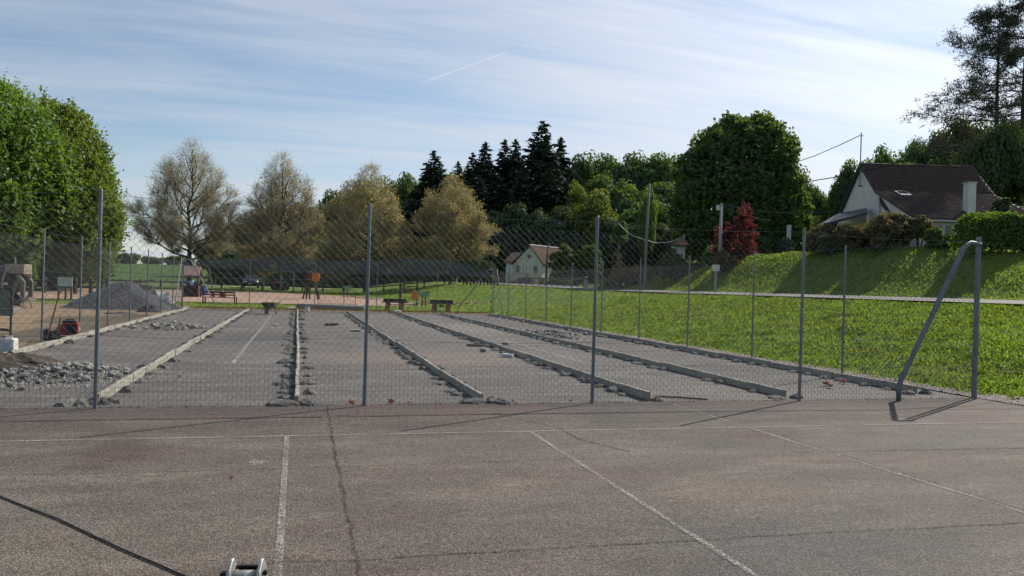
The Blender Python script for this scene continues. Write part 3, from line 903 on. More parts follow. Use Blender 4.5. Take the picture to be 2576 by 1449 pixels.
def spruce_mesh(name, H, hw, seed, whorls=44, per=15, sprays=20, mat=None):
    r = np.random.default_rng(seed)
    P, N, T, L = [], [], [], []
    for w_ in range(whorls):
        t = w_ / (whorls - 1)
        z = H * (0.06 + 0.93 * t)
        bl = hw * (1 - t) ** 0.66 * r.uniform(.8, 1.15) + 0.12
        for b in range(per if t < .85 else 6):
            az = r.uniform(0, 2 * np.pi)
            l = bl * r.uniform(.65, 1.2)
            ns = max(3, int(sprays * l / hw) + 2)
            s = r.random(ns) ** 0.7
            droop = -0.34 * s + 0.22 * s * s * (1.2 if t > .5 else .8)
            x = np.cos(az) * l * s; y = np.sin(az) * l * s
            side = r.normal(size=ns) * 0.16 * l * s
            P.append(np.stack([x - np.sin(az) * side, y + np.cos(az) * side, z + l * droop + r.normal(size=ns) * .06], 1))
            T.append(np.stack([np.cos(az) + r.normal(size=ns) * .35, np.sin(az) + r.normal(size=ns) * .35, np.full(ns, -.25) + r.normal(size=ns) * .3], 1))
            N.append(np.stack([r.normal(size=ns) * .5, r.normal(size=ns) * .5, np.ones(ns) * .8], 1))
            L.append(np.full(ns, .22 + .16 * l / hw) * r.uniform(.7, 1.3, ns) * H / 15)
    P = np.concatenate(P); L = np.concatenate(L)
    return leaves_mesh(name, P, np.concatenate(N), L * 1.15, L * .46, mat or MT['lf_spruce'], np.concatenate(T), r)

TRUNKS = [trunk_mesh('trunk', MT['bark'], .22, 9.0, 3), trunk_mesh('trunk', MT['bark'], .17, 8.0, 8, limbs=8)]
def tree(name, label, cat, base, crown_me, crown_z, trunk_me, group=None, rz=0.0, cs=(1, 1, 1), ts=(1, 1, 1), crown_name='crown'):
    e = empty(name, base, rz, label, cat, group)
    link('trunk', trunk_me, e, scale=ts)
    link(crown_name, crown_me, e, loc=(0, 0, crown_z), scale=cs)
    return e

# ---- the big hornbeams on the left
def pole_tree(name, label, px, d, ytop, hwpx, cz, n, leaf, mat, seed, kind='round', clumps=90, rel=.2, fill=.5, asp=.5, group=None, trunk=0, cat='tree', flatd=1.0, shell=None):
    b = spot(px, d)
    zt = zat(px, ytop, d)
    hw = hwpx * d / F
    h = zt - b[2] - cz
    me = shell_crown('crown', mat, hw, h, n, leaf, seed, **shell) if shell else crown_mesh('crown', mat, hw, h, n, leaf, seed, clumps, kind, fill, rel, asp)
    return tree(name, label, cat, b, me, cz, TRUNKS[trunk], group, rz=seed * 1.3, ts=(h / 9, h / 9, (cz + h * .75) / 9.0))
pole_tree('hornbeam_tree', 'tall dense bright green tree cut off by the left edge of the picture', -60, 58, 180, 232, 0.2, 84000, .16, MT['lf_lime'], 11, shell=dict(per=9, sprig=.75, up=.5, depth=.2, zexp=1.12, spike=.10))
pole_tree('hornbeam_tree', 'dense bright green tree with spiky outline standing left of the leafless tree', 128, 62, 272, 152, 0.2, 66000, .16, MT['lf_lime'], 12, shell=dict(per=9, sprig=.75, up=.5, depth=.2, zexp=1.18, spike=.10))
for i, (px, d, ytop, hw_, lab) in enumerate([(40, 56, 600, 60, 'low pale green bush under the big tree behind the concrete mixer'), (170, 66, 610, 60, 'low leafy bush under the big tree behind the blank white board'), (255, 70, 610, 34, 'slim grey green sapling at the edge of the big tree by the field')]):
    pole_tree('leafy_bush', lab, px, d, ytop, hw_, 0.0, 5000, .16, MT['lf_lime'] if i != 1 else MT['lf_broad'], 30 + i, 'round', 40, .3, .3, cat='bush', trunk=1)

# ---- row of plane trees coming into leaf
def wide_env(t):
    return max(.08, (1 - t) ** .60 * (.84 + .30 * min(1, t * 4)))
def egg_env(t):
    return max(.10, (1 - t) ** .55 * (.76 + .36 * min(1, t * 3.2)))
pl_specs = [
    ('leafless wide plane tree with open crown standing nearest the green field', 475, 82, 358, 146, 2.6, 1, 24000, 8000, wide_env),
    ('bare topped plane tree behind the dark blue parked car', 703, 84, 390, 122, 1.8, 2, 26000, 16000, egg_env),
    ('plane tree in bud rising behind the second post of the near fence', 922, 85, 416, 118, 1.7, 3, 28000, 30000, egg_env),
    ('rounded golden brown plane tree in bud nearest the white bungalow', 1132, 86, 450, 116, 1.6, 4, 30000, 42000, egg_env)]
for lab, px, d, yt, hwp, th, sd, nt_, nl, env in pl_specs:
    b = spot(px, d)
    H = zat(px, yt, d) - b[2]
    hw = hwp * d / F
    tm, bm_, lm = bud_tree_meshes(sd * 17, H, hw, th, nt_, nl, .085, env)
    e = empty('plane_tree', b, sd * 1.1, lab, 'tree', 'plane trees along the green field')
    link('trunk', tm, e)
    link('branches', bm_, e)['kind'] = 'stuff'
    link('buds', lm, e)['kind'] = 'stuff'

# ---- woods: shared crown meshes
WOODS = {}
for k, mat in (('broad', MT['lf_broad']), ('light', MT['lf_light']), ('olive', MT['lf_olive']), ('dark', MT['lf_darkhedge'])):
    WOODS[k] = [crown_mesh('crown', mat, 5.0, 10.0, 9500, .27, 50 + i, 60, 'round', .45, .27, .6) for i in range(2)]
SPR = [spruce_mesh('crown', 16.0, 3.4, 70), spruce_mesh('crown', 16.0, 3.0, 71)]
sp_trunk = MB().tube([(0, 0, -.3), (0, 0, 5), (0, 0, 15)], [.24, .17, .03], 7).mesh('trunk', MT['bark'], True)
def wood_tree(kind, px, d, ytop, hwpx, i, lab, group, low=.12, name='wood_tree'):
    b = spot(px, d)
    zt = zat(px, ytop, d); hw = hwpx * d / F
    h = zt - b[2]
    cz = h * low
    rr = random.Random(i * 7 + 1)
    tree(name, lab, 'tree', b, WOODS[kind][i % 2], cz, TRUNKS[i % 2], group, rr.uniform(0, 6), (hw / 5.0, hw / 5.0, (h - cz) / 10.0), (h / 12, h / 12, h * .8 / 9))
ORD = ['first', 'second', 'third', 'fourth', 'fifth', 'sixth', 'seventh', 'eighth', 'ninth', 'tenth', 'eleventh', 'twelfth', 'thirteenth', 'fourteenth', 'fifteenth', 'sixteenth', 'seventeenth', 'eighteenth']
def grove(group, noun, place, specs, i0, low=.12, wk=1.0):
    order = sorted(range(len(specs)), key=lambda q: specs[q][1])
    for i, (k, px, d, y, hw_) in enumerate(specs):
        wood_tree(k, px, d, y, hw_ * wk, i0 + i, ORD[order.index(i)] + ' ' + noun + ' from the left ' + place, group, low)
G1 = 'trees of the wood behind the plane trees'
grove(G1, 'broadleaf tree', 'on the hill behind the row of plane trees', [('olive', 545, 150, 590, 52), ('olive', 590, 155, 555, 62), ('olive', 660, 160, 512, 66), ('olive', 735, 165, 500, 62), ('olive', 790, 165, 512, 50),
        ('broad', 838, 170, 470, 46), ('olive', 880, 172, 455, 46), ('broad', 925, 175, 448, 48), ('olive', 975, 175, 440, 48), ('broad', 1025, 172, 428, 46), ('olive', 1130, 160, 425, 48), ('light', 1165, 158, 415, 40), ('olive', 1060, 165, 440, 40)], 0, 0.02, 1.15)
G2 = 'broadleaf trees of the wood right of the dark spruces'
grove(G2, 'green tree', 'in the wood right of the spruces', [('broad', 1462, 150, 374, 48), ('broad', 1530, 152, 380, 48), ('broad', 1585, 152, 374, 50), ('broad', 1645, 150, 376, 48), ('broad', 1690, 148, 385, 45),
        ('broad', 1500, 140, 430, 52), ('broad', 1575, 138, 450, 56), ('broad', 1655, 138, 450, 56), ('broad', 1620, 125, 500, 60), ('broad', 1690, 120, 510, 60)], 20, 0.1, 1.5)
for i, (px, d, y, hw_, lab) in enumerate([(1447, 132, 450, 42, 'slender yellow green tree beside the tallest dark spruce'), (1492, 122, 468, 62, 'sunlit yellow green tree with layered boughs before the dark wood'), (1625, 108, 462, 26, 'small sprig of yellow green leaves beside the top of the tall utility pole')]):
    wood_tree('light', px, d, y, hw_, 40 + i, lab, None)
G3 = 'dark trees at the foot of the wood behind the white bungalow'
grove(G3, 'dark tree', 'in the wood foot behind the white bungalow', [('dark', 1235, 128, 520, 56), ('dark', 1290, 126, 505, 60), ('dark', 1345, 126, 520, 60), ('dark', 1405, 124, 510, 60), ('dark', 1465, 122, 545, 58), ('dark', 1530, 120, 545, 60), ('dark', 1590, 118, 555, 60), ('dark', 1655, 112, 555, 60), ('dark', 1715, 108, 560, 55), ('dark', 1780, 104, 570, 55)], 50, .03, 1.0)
G6 = 'shaded trees under the plane trees'  # trees put in, their dark leaf colour giving the shade under the crowns
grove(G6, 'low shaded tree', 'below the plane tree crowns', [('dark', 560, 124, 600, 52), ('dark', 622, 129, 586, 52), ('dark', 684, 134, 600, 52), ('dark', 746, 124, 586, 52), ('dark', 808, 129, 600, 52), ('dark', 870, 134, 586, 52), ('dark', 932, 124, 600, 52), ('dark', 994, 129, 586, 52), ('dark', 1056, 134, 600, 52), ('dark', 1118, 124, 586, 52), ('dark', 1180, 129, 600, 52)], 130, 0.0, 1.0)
def spruce(px, d, y, hwpx, i, lab, group=None):
    b = spot(px, d); h = zat(px, y, d) - b[2]; hw = hwpx * 1.3 * d / F
    tree('spruce_tree', lab, 'tree', b, SPR[i % 2], 0, sp_trunk, group, i * 1.7, (hw / 3.2, hw / 3.2, h / 16.0), (h / 16,) * 3)
GS = 'dark spruces of the wood'
for i, (px, d, y, hw_, lab) in enumerate([
    (1085, 150, 378, 62, 'leftmost of the tall dark spruces, standing apart behind the golden plane tree'),
    (1145, 155, 405, 36, 'low narrow spruce tip just right of the spruce standing apart'),
    (1180, 150, 383, 42, 'small spruce second from the left in the dark spruce group'),
    (1213, 146, 357, 56, 'middle height spruce with double shoulders left of the paired tips'),
    (1262, 148, 350, 52, 'left one of the paired spruce tips in the dark group'),
    (1288, 146, 349, 52, 'spruce forming the right one of the paired spruce tips'),
    (1353, 138, 303, 78, 'tallest and broadest dark spruce of the wood'),
    (1402, 142, 345, 60, 'dark spruce leaning against the right side of the tallest spruce'),
    (1240, 140, 430, 58, 'short dark spruce hidden low between the taller spruces')]):
    spruce(px, d, y, hw_, i, lab, GS)

for i, (px, d, y, hw_) in enumerate([(1075, 140, 470, 50), (1150, 136, 452, 52), (1200, 134, 440, 54), (1255, 133, 462, 56), (1310, 132, 420, 58), (1375, 132, 425, 60), (1420, 134, 455, 50)]):
    spruce(px, d, y, hw_, 20 + i, ORD[i] + ' from the left in the lower front row of dark spruces', GS)

# ---- the great round chestnut
pole_tree('chestnut_tree', 'great round dark green tree rising behind the red maple', 1850, 76, 288, 160, 1.6, 74000, .17, MT['lf_chestnut'], 91, shell=dict(per=8, sprig=.38, up=.1, depth=.2, asp=.7, low=.15, spike=.04, amp=1.25))
G4 = 'green trees between the great round tree and the brown roofed house'
grove(G4, 'green tree', 'between great round tree and brown roofed house', [('broad', 2005, 92, 415, 46), ('broad', 2052, 90, 468, 50), ('broad', 2100, 88, 475, 48), ('broad', 2128, 84, 392, 44), ('broad', 2205, 82, 356, 56), ('broad', 2160, 86, 420, 50), ('broad', 2050, 84, 540, 50), ('broad', 1975, 88, 520, 50)], 70, 0.05, 1.05)
G5 = 'trees and scrub on the hillside above the brown roofed house'
grove(G5, 'leafy tree', 'on the hillside above the brown roofed house', [('broad', 2440, 63, 335, 58), ('broad', 2500, 62, 305, 62), ('light', 2558, 62, 300, 60), ('broad', 2610, 60, 330, 60), ('broad', 2255, 84, 372, 46), ('broad', 2300, 80, 345, 52), ('broad', 2350, 80, 318, 56), ('olive', 2400, 78, 285, 62), ('broad', 2445, 80, 290, 60), ('light', 2540, 78, 295, 66), ('broad', 2500, 80, 330, 66), ('broad', 2290, 76, 400, 46), ('broad', 2350, 74, 390, 56),
        ('olive', 2420, 72, 370, 62), ('broad', 2490, 72, 385, 60), ('broad', 2560, 70, 380, 62), ('broad', 2620, 72, 320, 70)], 90, 0.14, 1.05)

# ---- two Scots pines
def pine(name, lab, px, d, ytop, left, right, seed, lean=0.0):
    b = spot(px, d); H = zat(px, ytop, d) - b[2]
    r = np.random.default_rng(seed)
    P0, P1, A, B = [], [], [], []
    cl, cd = [], []
    nodes = [np.array([lean * (t ** 1.4) * H, 0.02 * H * math.sin(t * 4), H * t]) for t in np.linspace(-.02, 1, 15)]
    R = .27 * H / 15
    for k in range(14):
        P0.append(nodes[k]); P1.append(nodes[k + 1]); A.append(R * (1 - k / 14.5)); B.append(R * (1 - (k + 1) / 14.5))
    for k in range(50):
        t = .30 + .68 * (k + r.random()) / 50
        i = min(13, int((t + .02) / 1.02 * 14)); o = nodes[i]
        o = o + (nodes[i + 1] - o) * r.random()
        az = k * 2.4 + r.normal() * .4
        # longest boughs face the open side
        sidev = math.cos(az)
        reach = (left if sidev < 0 else right) * abs(sidev) + .6 * left * (1 - abs(sidev))
        L = reach * (1 - ((t - .30) / .72) ** 1.6) * r.uniform(.7, 1.1) + .5
        dvec = unit(np.array([math.cos(az), math.sin(az), .10 + .55 * (t - .3)]))
        p = o
        st = 5
        for s in range(st):
            dvec = unit(dvec + np.array([0, 0, (-.10 if s < 2 else .08)]) + r.normal(size=3) * .08)
            q = p + dvec * L / st
            P0.append(p); P1.append(q); A.append(max(.016, R * .26 * (1 - t * .5) * (1 - s / 6))); B.append(max(.012, R * .26 * (1 - t * .5) * (1 - (s + 1) / 6)))
            if s >= 1:
                for j in range(4 if s < 4 else 6):
                    sd = unit(dvec + unit(np.cross(dvec, r.normal(size=3))) * r.uniform(.7, 1.4) + np.array([0, 0, .12]))
                    l2 = L * .20 * r.uniform(.6, 1.3) + .2
                    e2 = q + sd * l2
                    P0.append(q); P1.append(e2); A.append(.018); B.append(.010)
                    if s >= 2 or r.random() < .35:
                        for c in range(3):
                            cl.append(e2 + r.normal(size=3) * .16 - sd * l2 * .25 * c); cd.append(sd)
            p = q
    P0 = np.array(P0); P1 = np.array(P1); A = np.array(A); B = np.array(B)
    e = empty(name, b, -YAW, lab, 'tree')
    link('trunk', segs_mesh('trunk', P0[:14], P1[:14], A[:14], B[:14], 9, MT['bark_pine']), e)
    link('boughs', segs_mesh('boughs', P0[14:], P1[14:], A[14:], B[14:], 4, MT['bark_pine']), e)['kind'] = 'stuff'
    cl = np.array(cl); cd = np.array(cd)
    m = 9
    P = np.repeat(cl, m, 0) + r.normal(size=(len(cl) * m, 3)) * np.array([.19, .19, .11])
    T = np.repeat(cd, m, 0) + r.normal(size=P.shape) * .8
    link('crown', leaves_mesh('crown', P, r.normal(size=P.shape), .15, .030, MT['lf_pine'], T, r), e)['kind'] = 'stuff'
pine('pine_tree', 'tall dark pine with long boughs reaching left over the hillside scrub', 2512, 68, 22, 6.4, 2.8, 5, -.035)
pine('pine_tree', 'taller dark pine cut off by the right edge of the picture', 2578, 66, -60, 5.2, 3.4, 6, -.02)

# ---- undergrowth on the shaded slope (reads as one mass)
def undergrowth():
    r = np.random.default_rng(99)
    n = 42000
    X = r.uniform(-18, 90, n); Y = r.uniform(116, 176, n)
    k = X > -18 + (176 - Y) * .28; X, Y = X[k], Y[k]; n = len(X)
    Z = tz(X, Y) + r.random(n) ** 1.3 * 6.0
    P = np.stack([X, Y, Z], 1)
    me = leaves_mesh('undergrowth', P, r.normal(size=P.shape) + np.array([0, 0, .6]), .42 * r.uniform(.6, 1.5, n), .25, MT['lf_darkhedge'], rng=r)  # darker leaf colour puts the tree shadow on this slope into the foliage
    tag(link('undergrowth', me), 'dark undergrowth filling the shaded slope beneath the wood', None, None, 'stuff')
    n = 16000
    X = r.uniform(44, 82, n); Y = r.uniform(44, 78, n)
    k = (X * .8 + (Y - 50) * .1) > 40
    X, Y = X[k], Y[k]; n = len(X)
    P = np.stack([X, Y, tz(X, Y) + r.random(n) ** 1.5 * 1.6], 1)
    me = leaves_mesh('hillside_scrub', P, r.normal(size=P.shape) + np.array([0, 0, .6]), .22 * r.uniform(.6, 1.5, n), .12, MT['lf_broad'], rng=r)
    tag(link('hillside_scrub', me), 'low scrub covering the hillside above the brown roofed house', None, None, 'stuff')
undergrowth()
# distant copses on the ridge of the field
for i, (px, d, y, hw_, lab) in enumerate([(318, 330, 637, 44, 'small dark copse on the ridge of the far green field'), (385, 350, 646, 40, 'low row of far bushes right of the copse on the ridge'), (450, 340, 644, 40, 'far trees on the ridge behind the leafless plane tree')]):
    pole_tree('distant_copse', lab, px, d, y, hw_, 0.0, 5000, .75, MT['lf_broad'], 110 + i, 'box', 70, .5, .2, cat='copse')

# ---- shrubs and hedges near the houses
def shrub(name, lab, px, d, ytop, hwpx, mat, seed, n=5000, leaf=.12, kind='round', clumps=50, rel=.3, asp=.5, group=None, zb=0.0, cat='shrub', dep=1.0):
    b = spot(px, d)
    zt = zat(px, ytop, d); hw = hwpx * d / F; zb = zb - .35; h = zt - b[2] - zb
    e = empty(name, b, -YAW, lab, cat, group)
    me = crown_mesh('foliage', mat, hw, h, n, leaf, seed, clumps, kind, .35, rel, asp)
    link('foliage', me, e, loc=(0, 0, zb), scale=(1, dep, 1))
    m = MB()
    rr = random.Random(seed)
    for k in range(5):
        a = rr.uniform(0, 6.28)
        m.tube([(.05 * math.cos(a), .05 * math.sin(a), -.15), (hw * .35 * math.cos(a), hw * .35 * math.sin(a) * dep, zb + h * .55)], [.05, .02], 5)
    m.build('stem', MT['bark'], e)
    return e
shrub('round_shrub', 'tall dark egg shaped shrub against the white bungalow', 1412, 95, 600, 38, MT['lf_hedge'], 201, 7000, .17, 'ovoid', 60, rel=.22)
shrub('round_shrub', 'clipped dome shaped shrub with sunlit top beside the egg shaped shrub', 1478, 95, 605, 43, MT['lf_hedge'], 202, 6500, .17, rel=.2, clumps=80)
shrub('hedge_block', 'dark clipped hedge in front of the bungalow shrubs', 1420, 93, 668, 44, MT['lf_darkhedge'], 203, 4500, .16, 'box', 90, .3, dep=.35, cat='hedge')
shrub('slim_conifer', 'slim grey brown columnar bush beside the ivy clad pole', 1549, 85, 617, 14, MT['lf_dry'], 204, 2600, .12, 'column', 40, .5)
shrub('ivy_clump', 'mop of ivy leaves on top of the thin pole beyond the bungalow hedge', 1556, 84, 542, 24, MT['lf_broad'], 205, 2200, .17, 'ovoid', 26, .4, zb=4.2)
shrub('dry_hedge', 'long brown hedge of dry twigs beside the road', 1590, 66, 660, 64, MT['lf_dry'], 206, 5000, .12, 'box', 80, .35, dep=.3, cat='hedge')
shrub('dark_hedge', 'dark clipped hedge beyond the road below the small peach roof', 1716, 60, 655, 84, MT['lf_darkhedge'], 207, 7000, .13, 'box', 120, .3, dep=.3, cat='hedge')
shrub('olive_bush', 'bush in front of the small peach roof', 1690, 66, 618, 34, MT['lf_olive'], 208, 3000, .15)
shrub('green_bush', 'green bush at the left foot of the red maple', 1800, 59, 612, 30, MT['lf_broad'], 209, 3000, .13)
def outline_shrub(name, lab, cat, px, d, poly, mat, n, leaf, thick, seed, cl=90, cr=.32):
    """uneven shrub: leaf clumps spread through a body of the given front outline and real thickness"""
    b = spot(px, d); k = d / F
    r = np.random.default_rng(seed)
    P2 = [((x - px) * k, EYE + (hor(px) - y) * k - b[2]) for x, y in poly]
    def inside(x, z):
        c = False
        for i in range(len(P2)):
            (x0, z0), (x1, z1) = P2[i], P2[i - 1]
            if (z0 > z) != (z1 > z) and x < (x1 - x0) * (z - z0) / (z1 - z0) + x0:
                c = not c
        return c
    xs = [q[0] for q in P2]; zs = [q[1] for q in P2]
    C = []
    while len(C) < cl:
        x, z = r.uniform(min(xs), max(xs)), r.uniform(min(zs), max(zs))
        if inside(x, z):
            wd = thick * (1 - .6 * (z - min(zs)) / (max(zs) - min(zs)))
            C.append((x, r.uniform(-wd, wd), z))
    C = np.array(C)
    ki = r.integers(0, cl, n)
    rad = cr * r.uniform(.5, 1.3, cl)
    dd = unit(r.normal(size=(n, 3)))
    P = C[ki] + dd * (r.random((n, 1)) ** .5) * rad[ki][:, None]
    P[:, 2] = np.maximum(P[:, 2], .02)
    e = empty(name, b, -YAW, lab, cat)
    link('foliage', leaves_mesh('foliage', P, dd + r.normal(size=P.shape) * .7, leaf * r.uniform(.6, 1.4, n), leaf * .55, mat, rng=r), e)
    m = MB()
    for q in range(7):
        c = C[r.integers(0, cl)]
        m.tube([(c[0] * .15, c[1] * .15, -.2), (c[0] * .6, c[1] * .6, c[2] * .5), tuple(c)], [.05, .035, .012], 5)
    m.build('stem', MT['bark'], e)
    return e
outline_shrub('red_maple', 'dark red leaved maple with a tall pointed top beside the telephone pole', 'maple', 1862, 55,
    [(1866, 518), (1878, 528), (1886, 560), (1890, 590), (1906, 618), (1922, 648), (1908, 670), (1850, 674), (1806, 664), (1798, 625), (1794, 592), (1816, 560), (1838, 572), (1852, 545)], MT['lf_red'], 6200, .10, 1.2, 210, 150, .30)
outline_shrub('green_bush', 'loose green and bronze bush growing into the left foot of the red maple', 'shrub', 1826, 53.5,
    [(1794, 668), (1800, 640), (1818, 632), (1838, 642), (1846, 660), (1842, 680), (1806, 680)], MT['lf_brown'], 1600, .10, .8, 211, 40, .3)
shrub('dark_conifer', 'small dark conifer right of the red maple', 1974, 55, 590, 20, MT['lf_spruce'], 213, 2600, .12, 'column', 36, .4)
shrub('bronze_shrub', 'bronze leaved shrub at the left end of the bushes before the house', 2066, 47, 562, 46, MT['lf_brown'], 214, 5500, .10, 'round', 60, .28)
shrub('bronze_shrub', 'wide bronze shrub in the middle of the bushes before the house', 2150, 44.5, 552, 66, MT['lf_brown'], 215, 7500, .10, 'round', 80, .26)
shrub('bronze_shrub', 'tallest bronze shrub with twiggy right side before the house wall', 2240, 42, 526, 72, MT['lf_brown'], 216, 8000, .10, 'round', 90, .25)
shrub('bronze_shrub', 'airy bronze shrub end overhanging the pale wall', 2312, 41, 540, 36, MT['lf_brown'], 217, 2600, .10, 'round', 36, .3, zb=.9)
shrub('dark_undershrub', 'dark green shrub filling the foot of the bronze bushes', 2110, 45.2, 590, 84, MT['lf_darkhedge'], 218, 5000, .11, 'box', 90, .35, dep=.3)
shrub('green_bush', 'rounded bush beneath the house window', 2352, 39, 566, 28, MT['lf_broad'], 219, 3000, .10)
shrub('green_bush', 'small leafy bush between the window bush and the clipped hedge', 2392, 38, 577, 24, MT['lf_hedge'], 220, 2400, .10)
for i, (px, lab) in enumerate([(590, 'leftmost dark hedge stretch under the plane tree crowns behind the parked car'), (740, 'dark hedge stretch behind the swing frame and trailer'), (890, 'dark hedge stretch behind the second near post'), (1040, 'dark hedge stretch behind the dark climbing frame'), (1180, 'rightmost dark hedge stretch below the golden plane tree')]):
    shrub('field_hedge', lab, px, 113, 648 + (i % 2) * 4, 78, MT['lf_darkhedge'], 250 + i, 5200, .24, 'box', 130, .35, dep=.35, cat='hedge')
def clipped_hedge():
    # long clipped hedge on top of the bank, running off to the right
    b = spot(2640, 36.0)
    e = empty('clipped_hedge', b, -YAW, 'thick clipped beech hedge on top of the bank at the right edge', 'hedge')
    r = np.random.default_rng(31)
    n = 16000
    lx, ly, lz = 8.2, 1.3, 1.62
    f = r.random(n)
    P = np.stack([r.uniform(-.5, .5, n) * lx, r.uniform(-.5, .5, n) * ly, r.uniform(.12, 1, n) * lz], 1)
    k = r.integers(0, 3, n)
    s = np.sign(r.normal(size=n))
    P[k == 0, 2] = lz; P[k == 1, 1] = s[k == 1] * ly / 2
    N = np.zeros_like(P); N[:, 2] = (k == 0) * 1.0; N[:, 1] = (k == 1) * s
    P[:, 2] *= 1 + .05 * np.sin(P[:, 0] * 2.1) + .03 * np.sin(P[:, 0] * 5.0)
    ed = np.clip((np.abs(P[:, 0]) - (lx / 2 - .5)) / .5, 0, 1)
    P[:, 2] *= 1 - .25 * ed ** 2
    P += r.normal(size=P.shape) * np.array([.07, .09, .07])
    P[:, 2] += tz(b[0] + P[:, 0] * R0[0] + P[:, 1] * H0[0], b[1] + P[:, 0] * R0[1] + P[:, 1] * H0[1]) - b[2]
    link('foliage', leaves_mesh('foliage', P, N + r.normal(size=P.shape) * .6, .085 * r.uniform(.7, 1.4, n), .05, MT['lf_hedge'], rng=r), e)
    m = MB()
    for i in range(22):
        x = -lx / 2 + .3 + i * lx / 22
        z0 = tzf(b[0] + x * R0[0], b[1] + x * R0[1]) - b[2]
        m.tube([(x, 0, z0 - .1), (x + .1 * math.sin(i), .05, z0 + 1.1)], [.035, .02], 5)
    m.build('stem', MT['bark'], e)
clipped_hedge()

# ---- grass blades (nobody could count them)
def blades(name, mat, X, Y, h, wd, label, lean=0.5, seed=5):
    r = np.random.default_rng(seed)
    n = len(X)
    Z = tz(X, Y) - .02
    a = r.uniform(0, 2 * np.pi, n)
    t = np.stack([np.cos(a), np.sin(a), np.zeros(n)], 1)
    b = np.stack([-np.sin(a), np.cos(a), np.zeros(n)], 1)
    P = np.stack([X, Y, Z], 1)
    hh = (h * r.uniform(.5, 1.5, n))[:, None]
    ww = (wd * r.uniform(.7, 1.3, n))[:, None]
    ln = (lean * r.uniform(.2, 1.4, n))[:, None]
    up = np.array([[0, 0, 1.0]])
    mid = P + up * hh * .6 + b * hh * ln * .25
    tip = P + up * hh * (1 - .25 * ln) + b * hh * ln
    V = np.stack([P - t * ww, P + t * ww, mid + t * ww * .7, tip, mid - t * ww * .7], 1).reshape(-1, 3)
    # five-cornered blade
    Fc = np.arange(5 * n).reshape(n, 5)
    tag(link(name, np_mesh(name, V, Fc, mat)), label, None, None, 'stuff')
def grass():
    r = np.random.default_rng(12)
    # lower bank, denser towards the camera
    n = 170000
    X = 10.35 + 10.7 * r.random(n); Y = 3 + 39 * r.random(n) ** 1.6
    cl = np.sin(X * 1.9 + 1.3 * np.sin(Y * .9)) * np.sin(Y * 1.3 + X * .6) + r.normal(size=n) * .5
    dist = np.hypot(X, Y)
    blades('grass', MT['grass'], X, Y, (.052 + .03 * np.clip(cl, -.6, 1)) * (.75 + dist / 50), .0035 + dist * .00034, 'tufted lawn grass covering the bank right of the court', .75, 21)
    n = 46000
    X = 24.8 + 8.5 * r.random(n); Y = 12 + 52 * r.random(n)
    dist = np.hypot(X, Y)
    blades('grass', MT['grass2'], X, Y, .09 * (.6 + dist / 90), .007 + dist * .00040, 'longer grass covering the upper bank beyond the road', .7, 22)
    n = 26000
    Y = 43 + 40 * r.random(n) ** 1.2; X = r.uniform(-12, 21, n)
    k = ~((Y > 50.5) & (Y < 79.5) & (X < np.minimum(8.5, -1 + (78 - Y) * .9)))
    X, Y = X[k], Y[k]; dist = np.hypot(X, Y)
    blades('grass', MT['grass'], X, Y, .07 * (.6 + dist / 80), .006 + dist * .0004, 'rough grass around the playground behind the court', .7, 23)
    # broad weeds in the bank: rosettes
    n = 900
    X = 10.6 + 10 * r.random(n); Y = 4 + 34 * r.random(n) ** 1.6
    m = 14
    P = np.repeat(np.stack([X, Y, tz(X, Y) + .03], 1), m, 0) + r.normal(size=(n * m, 3)) * np.array([.09, .09, .025])
    N = r.normal(size=P.shape) * .5 + np.array([0, 0, 1.0])
    tag(link('weeds', leaves_mesh('weeds', P, N, .045 * r.uniform(.6, 1.4, n * m), .028, MT['lf_hedge'], rng=r)), 'broad leaved weeds scattered through the grass of the bank', None, None, 'stuff')
    # small tufts along the foot of the far fence
    n = 3200
    X = r.uniform(-5, 10, n); Y = 41.0 + np.abs(r.normal(size=n)) * .8
    blades('dry_grass', MT['lf_dry'], X, Y, .10, .016, 'dry straw coloured grass along the foot of the far fence', .9, 24)
grass()

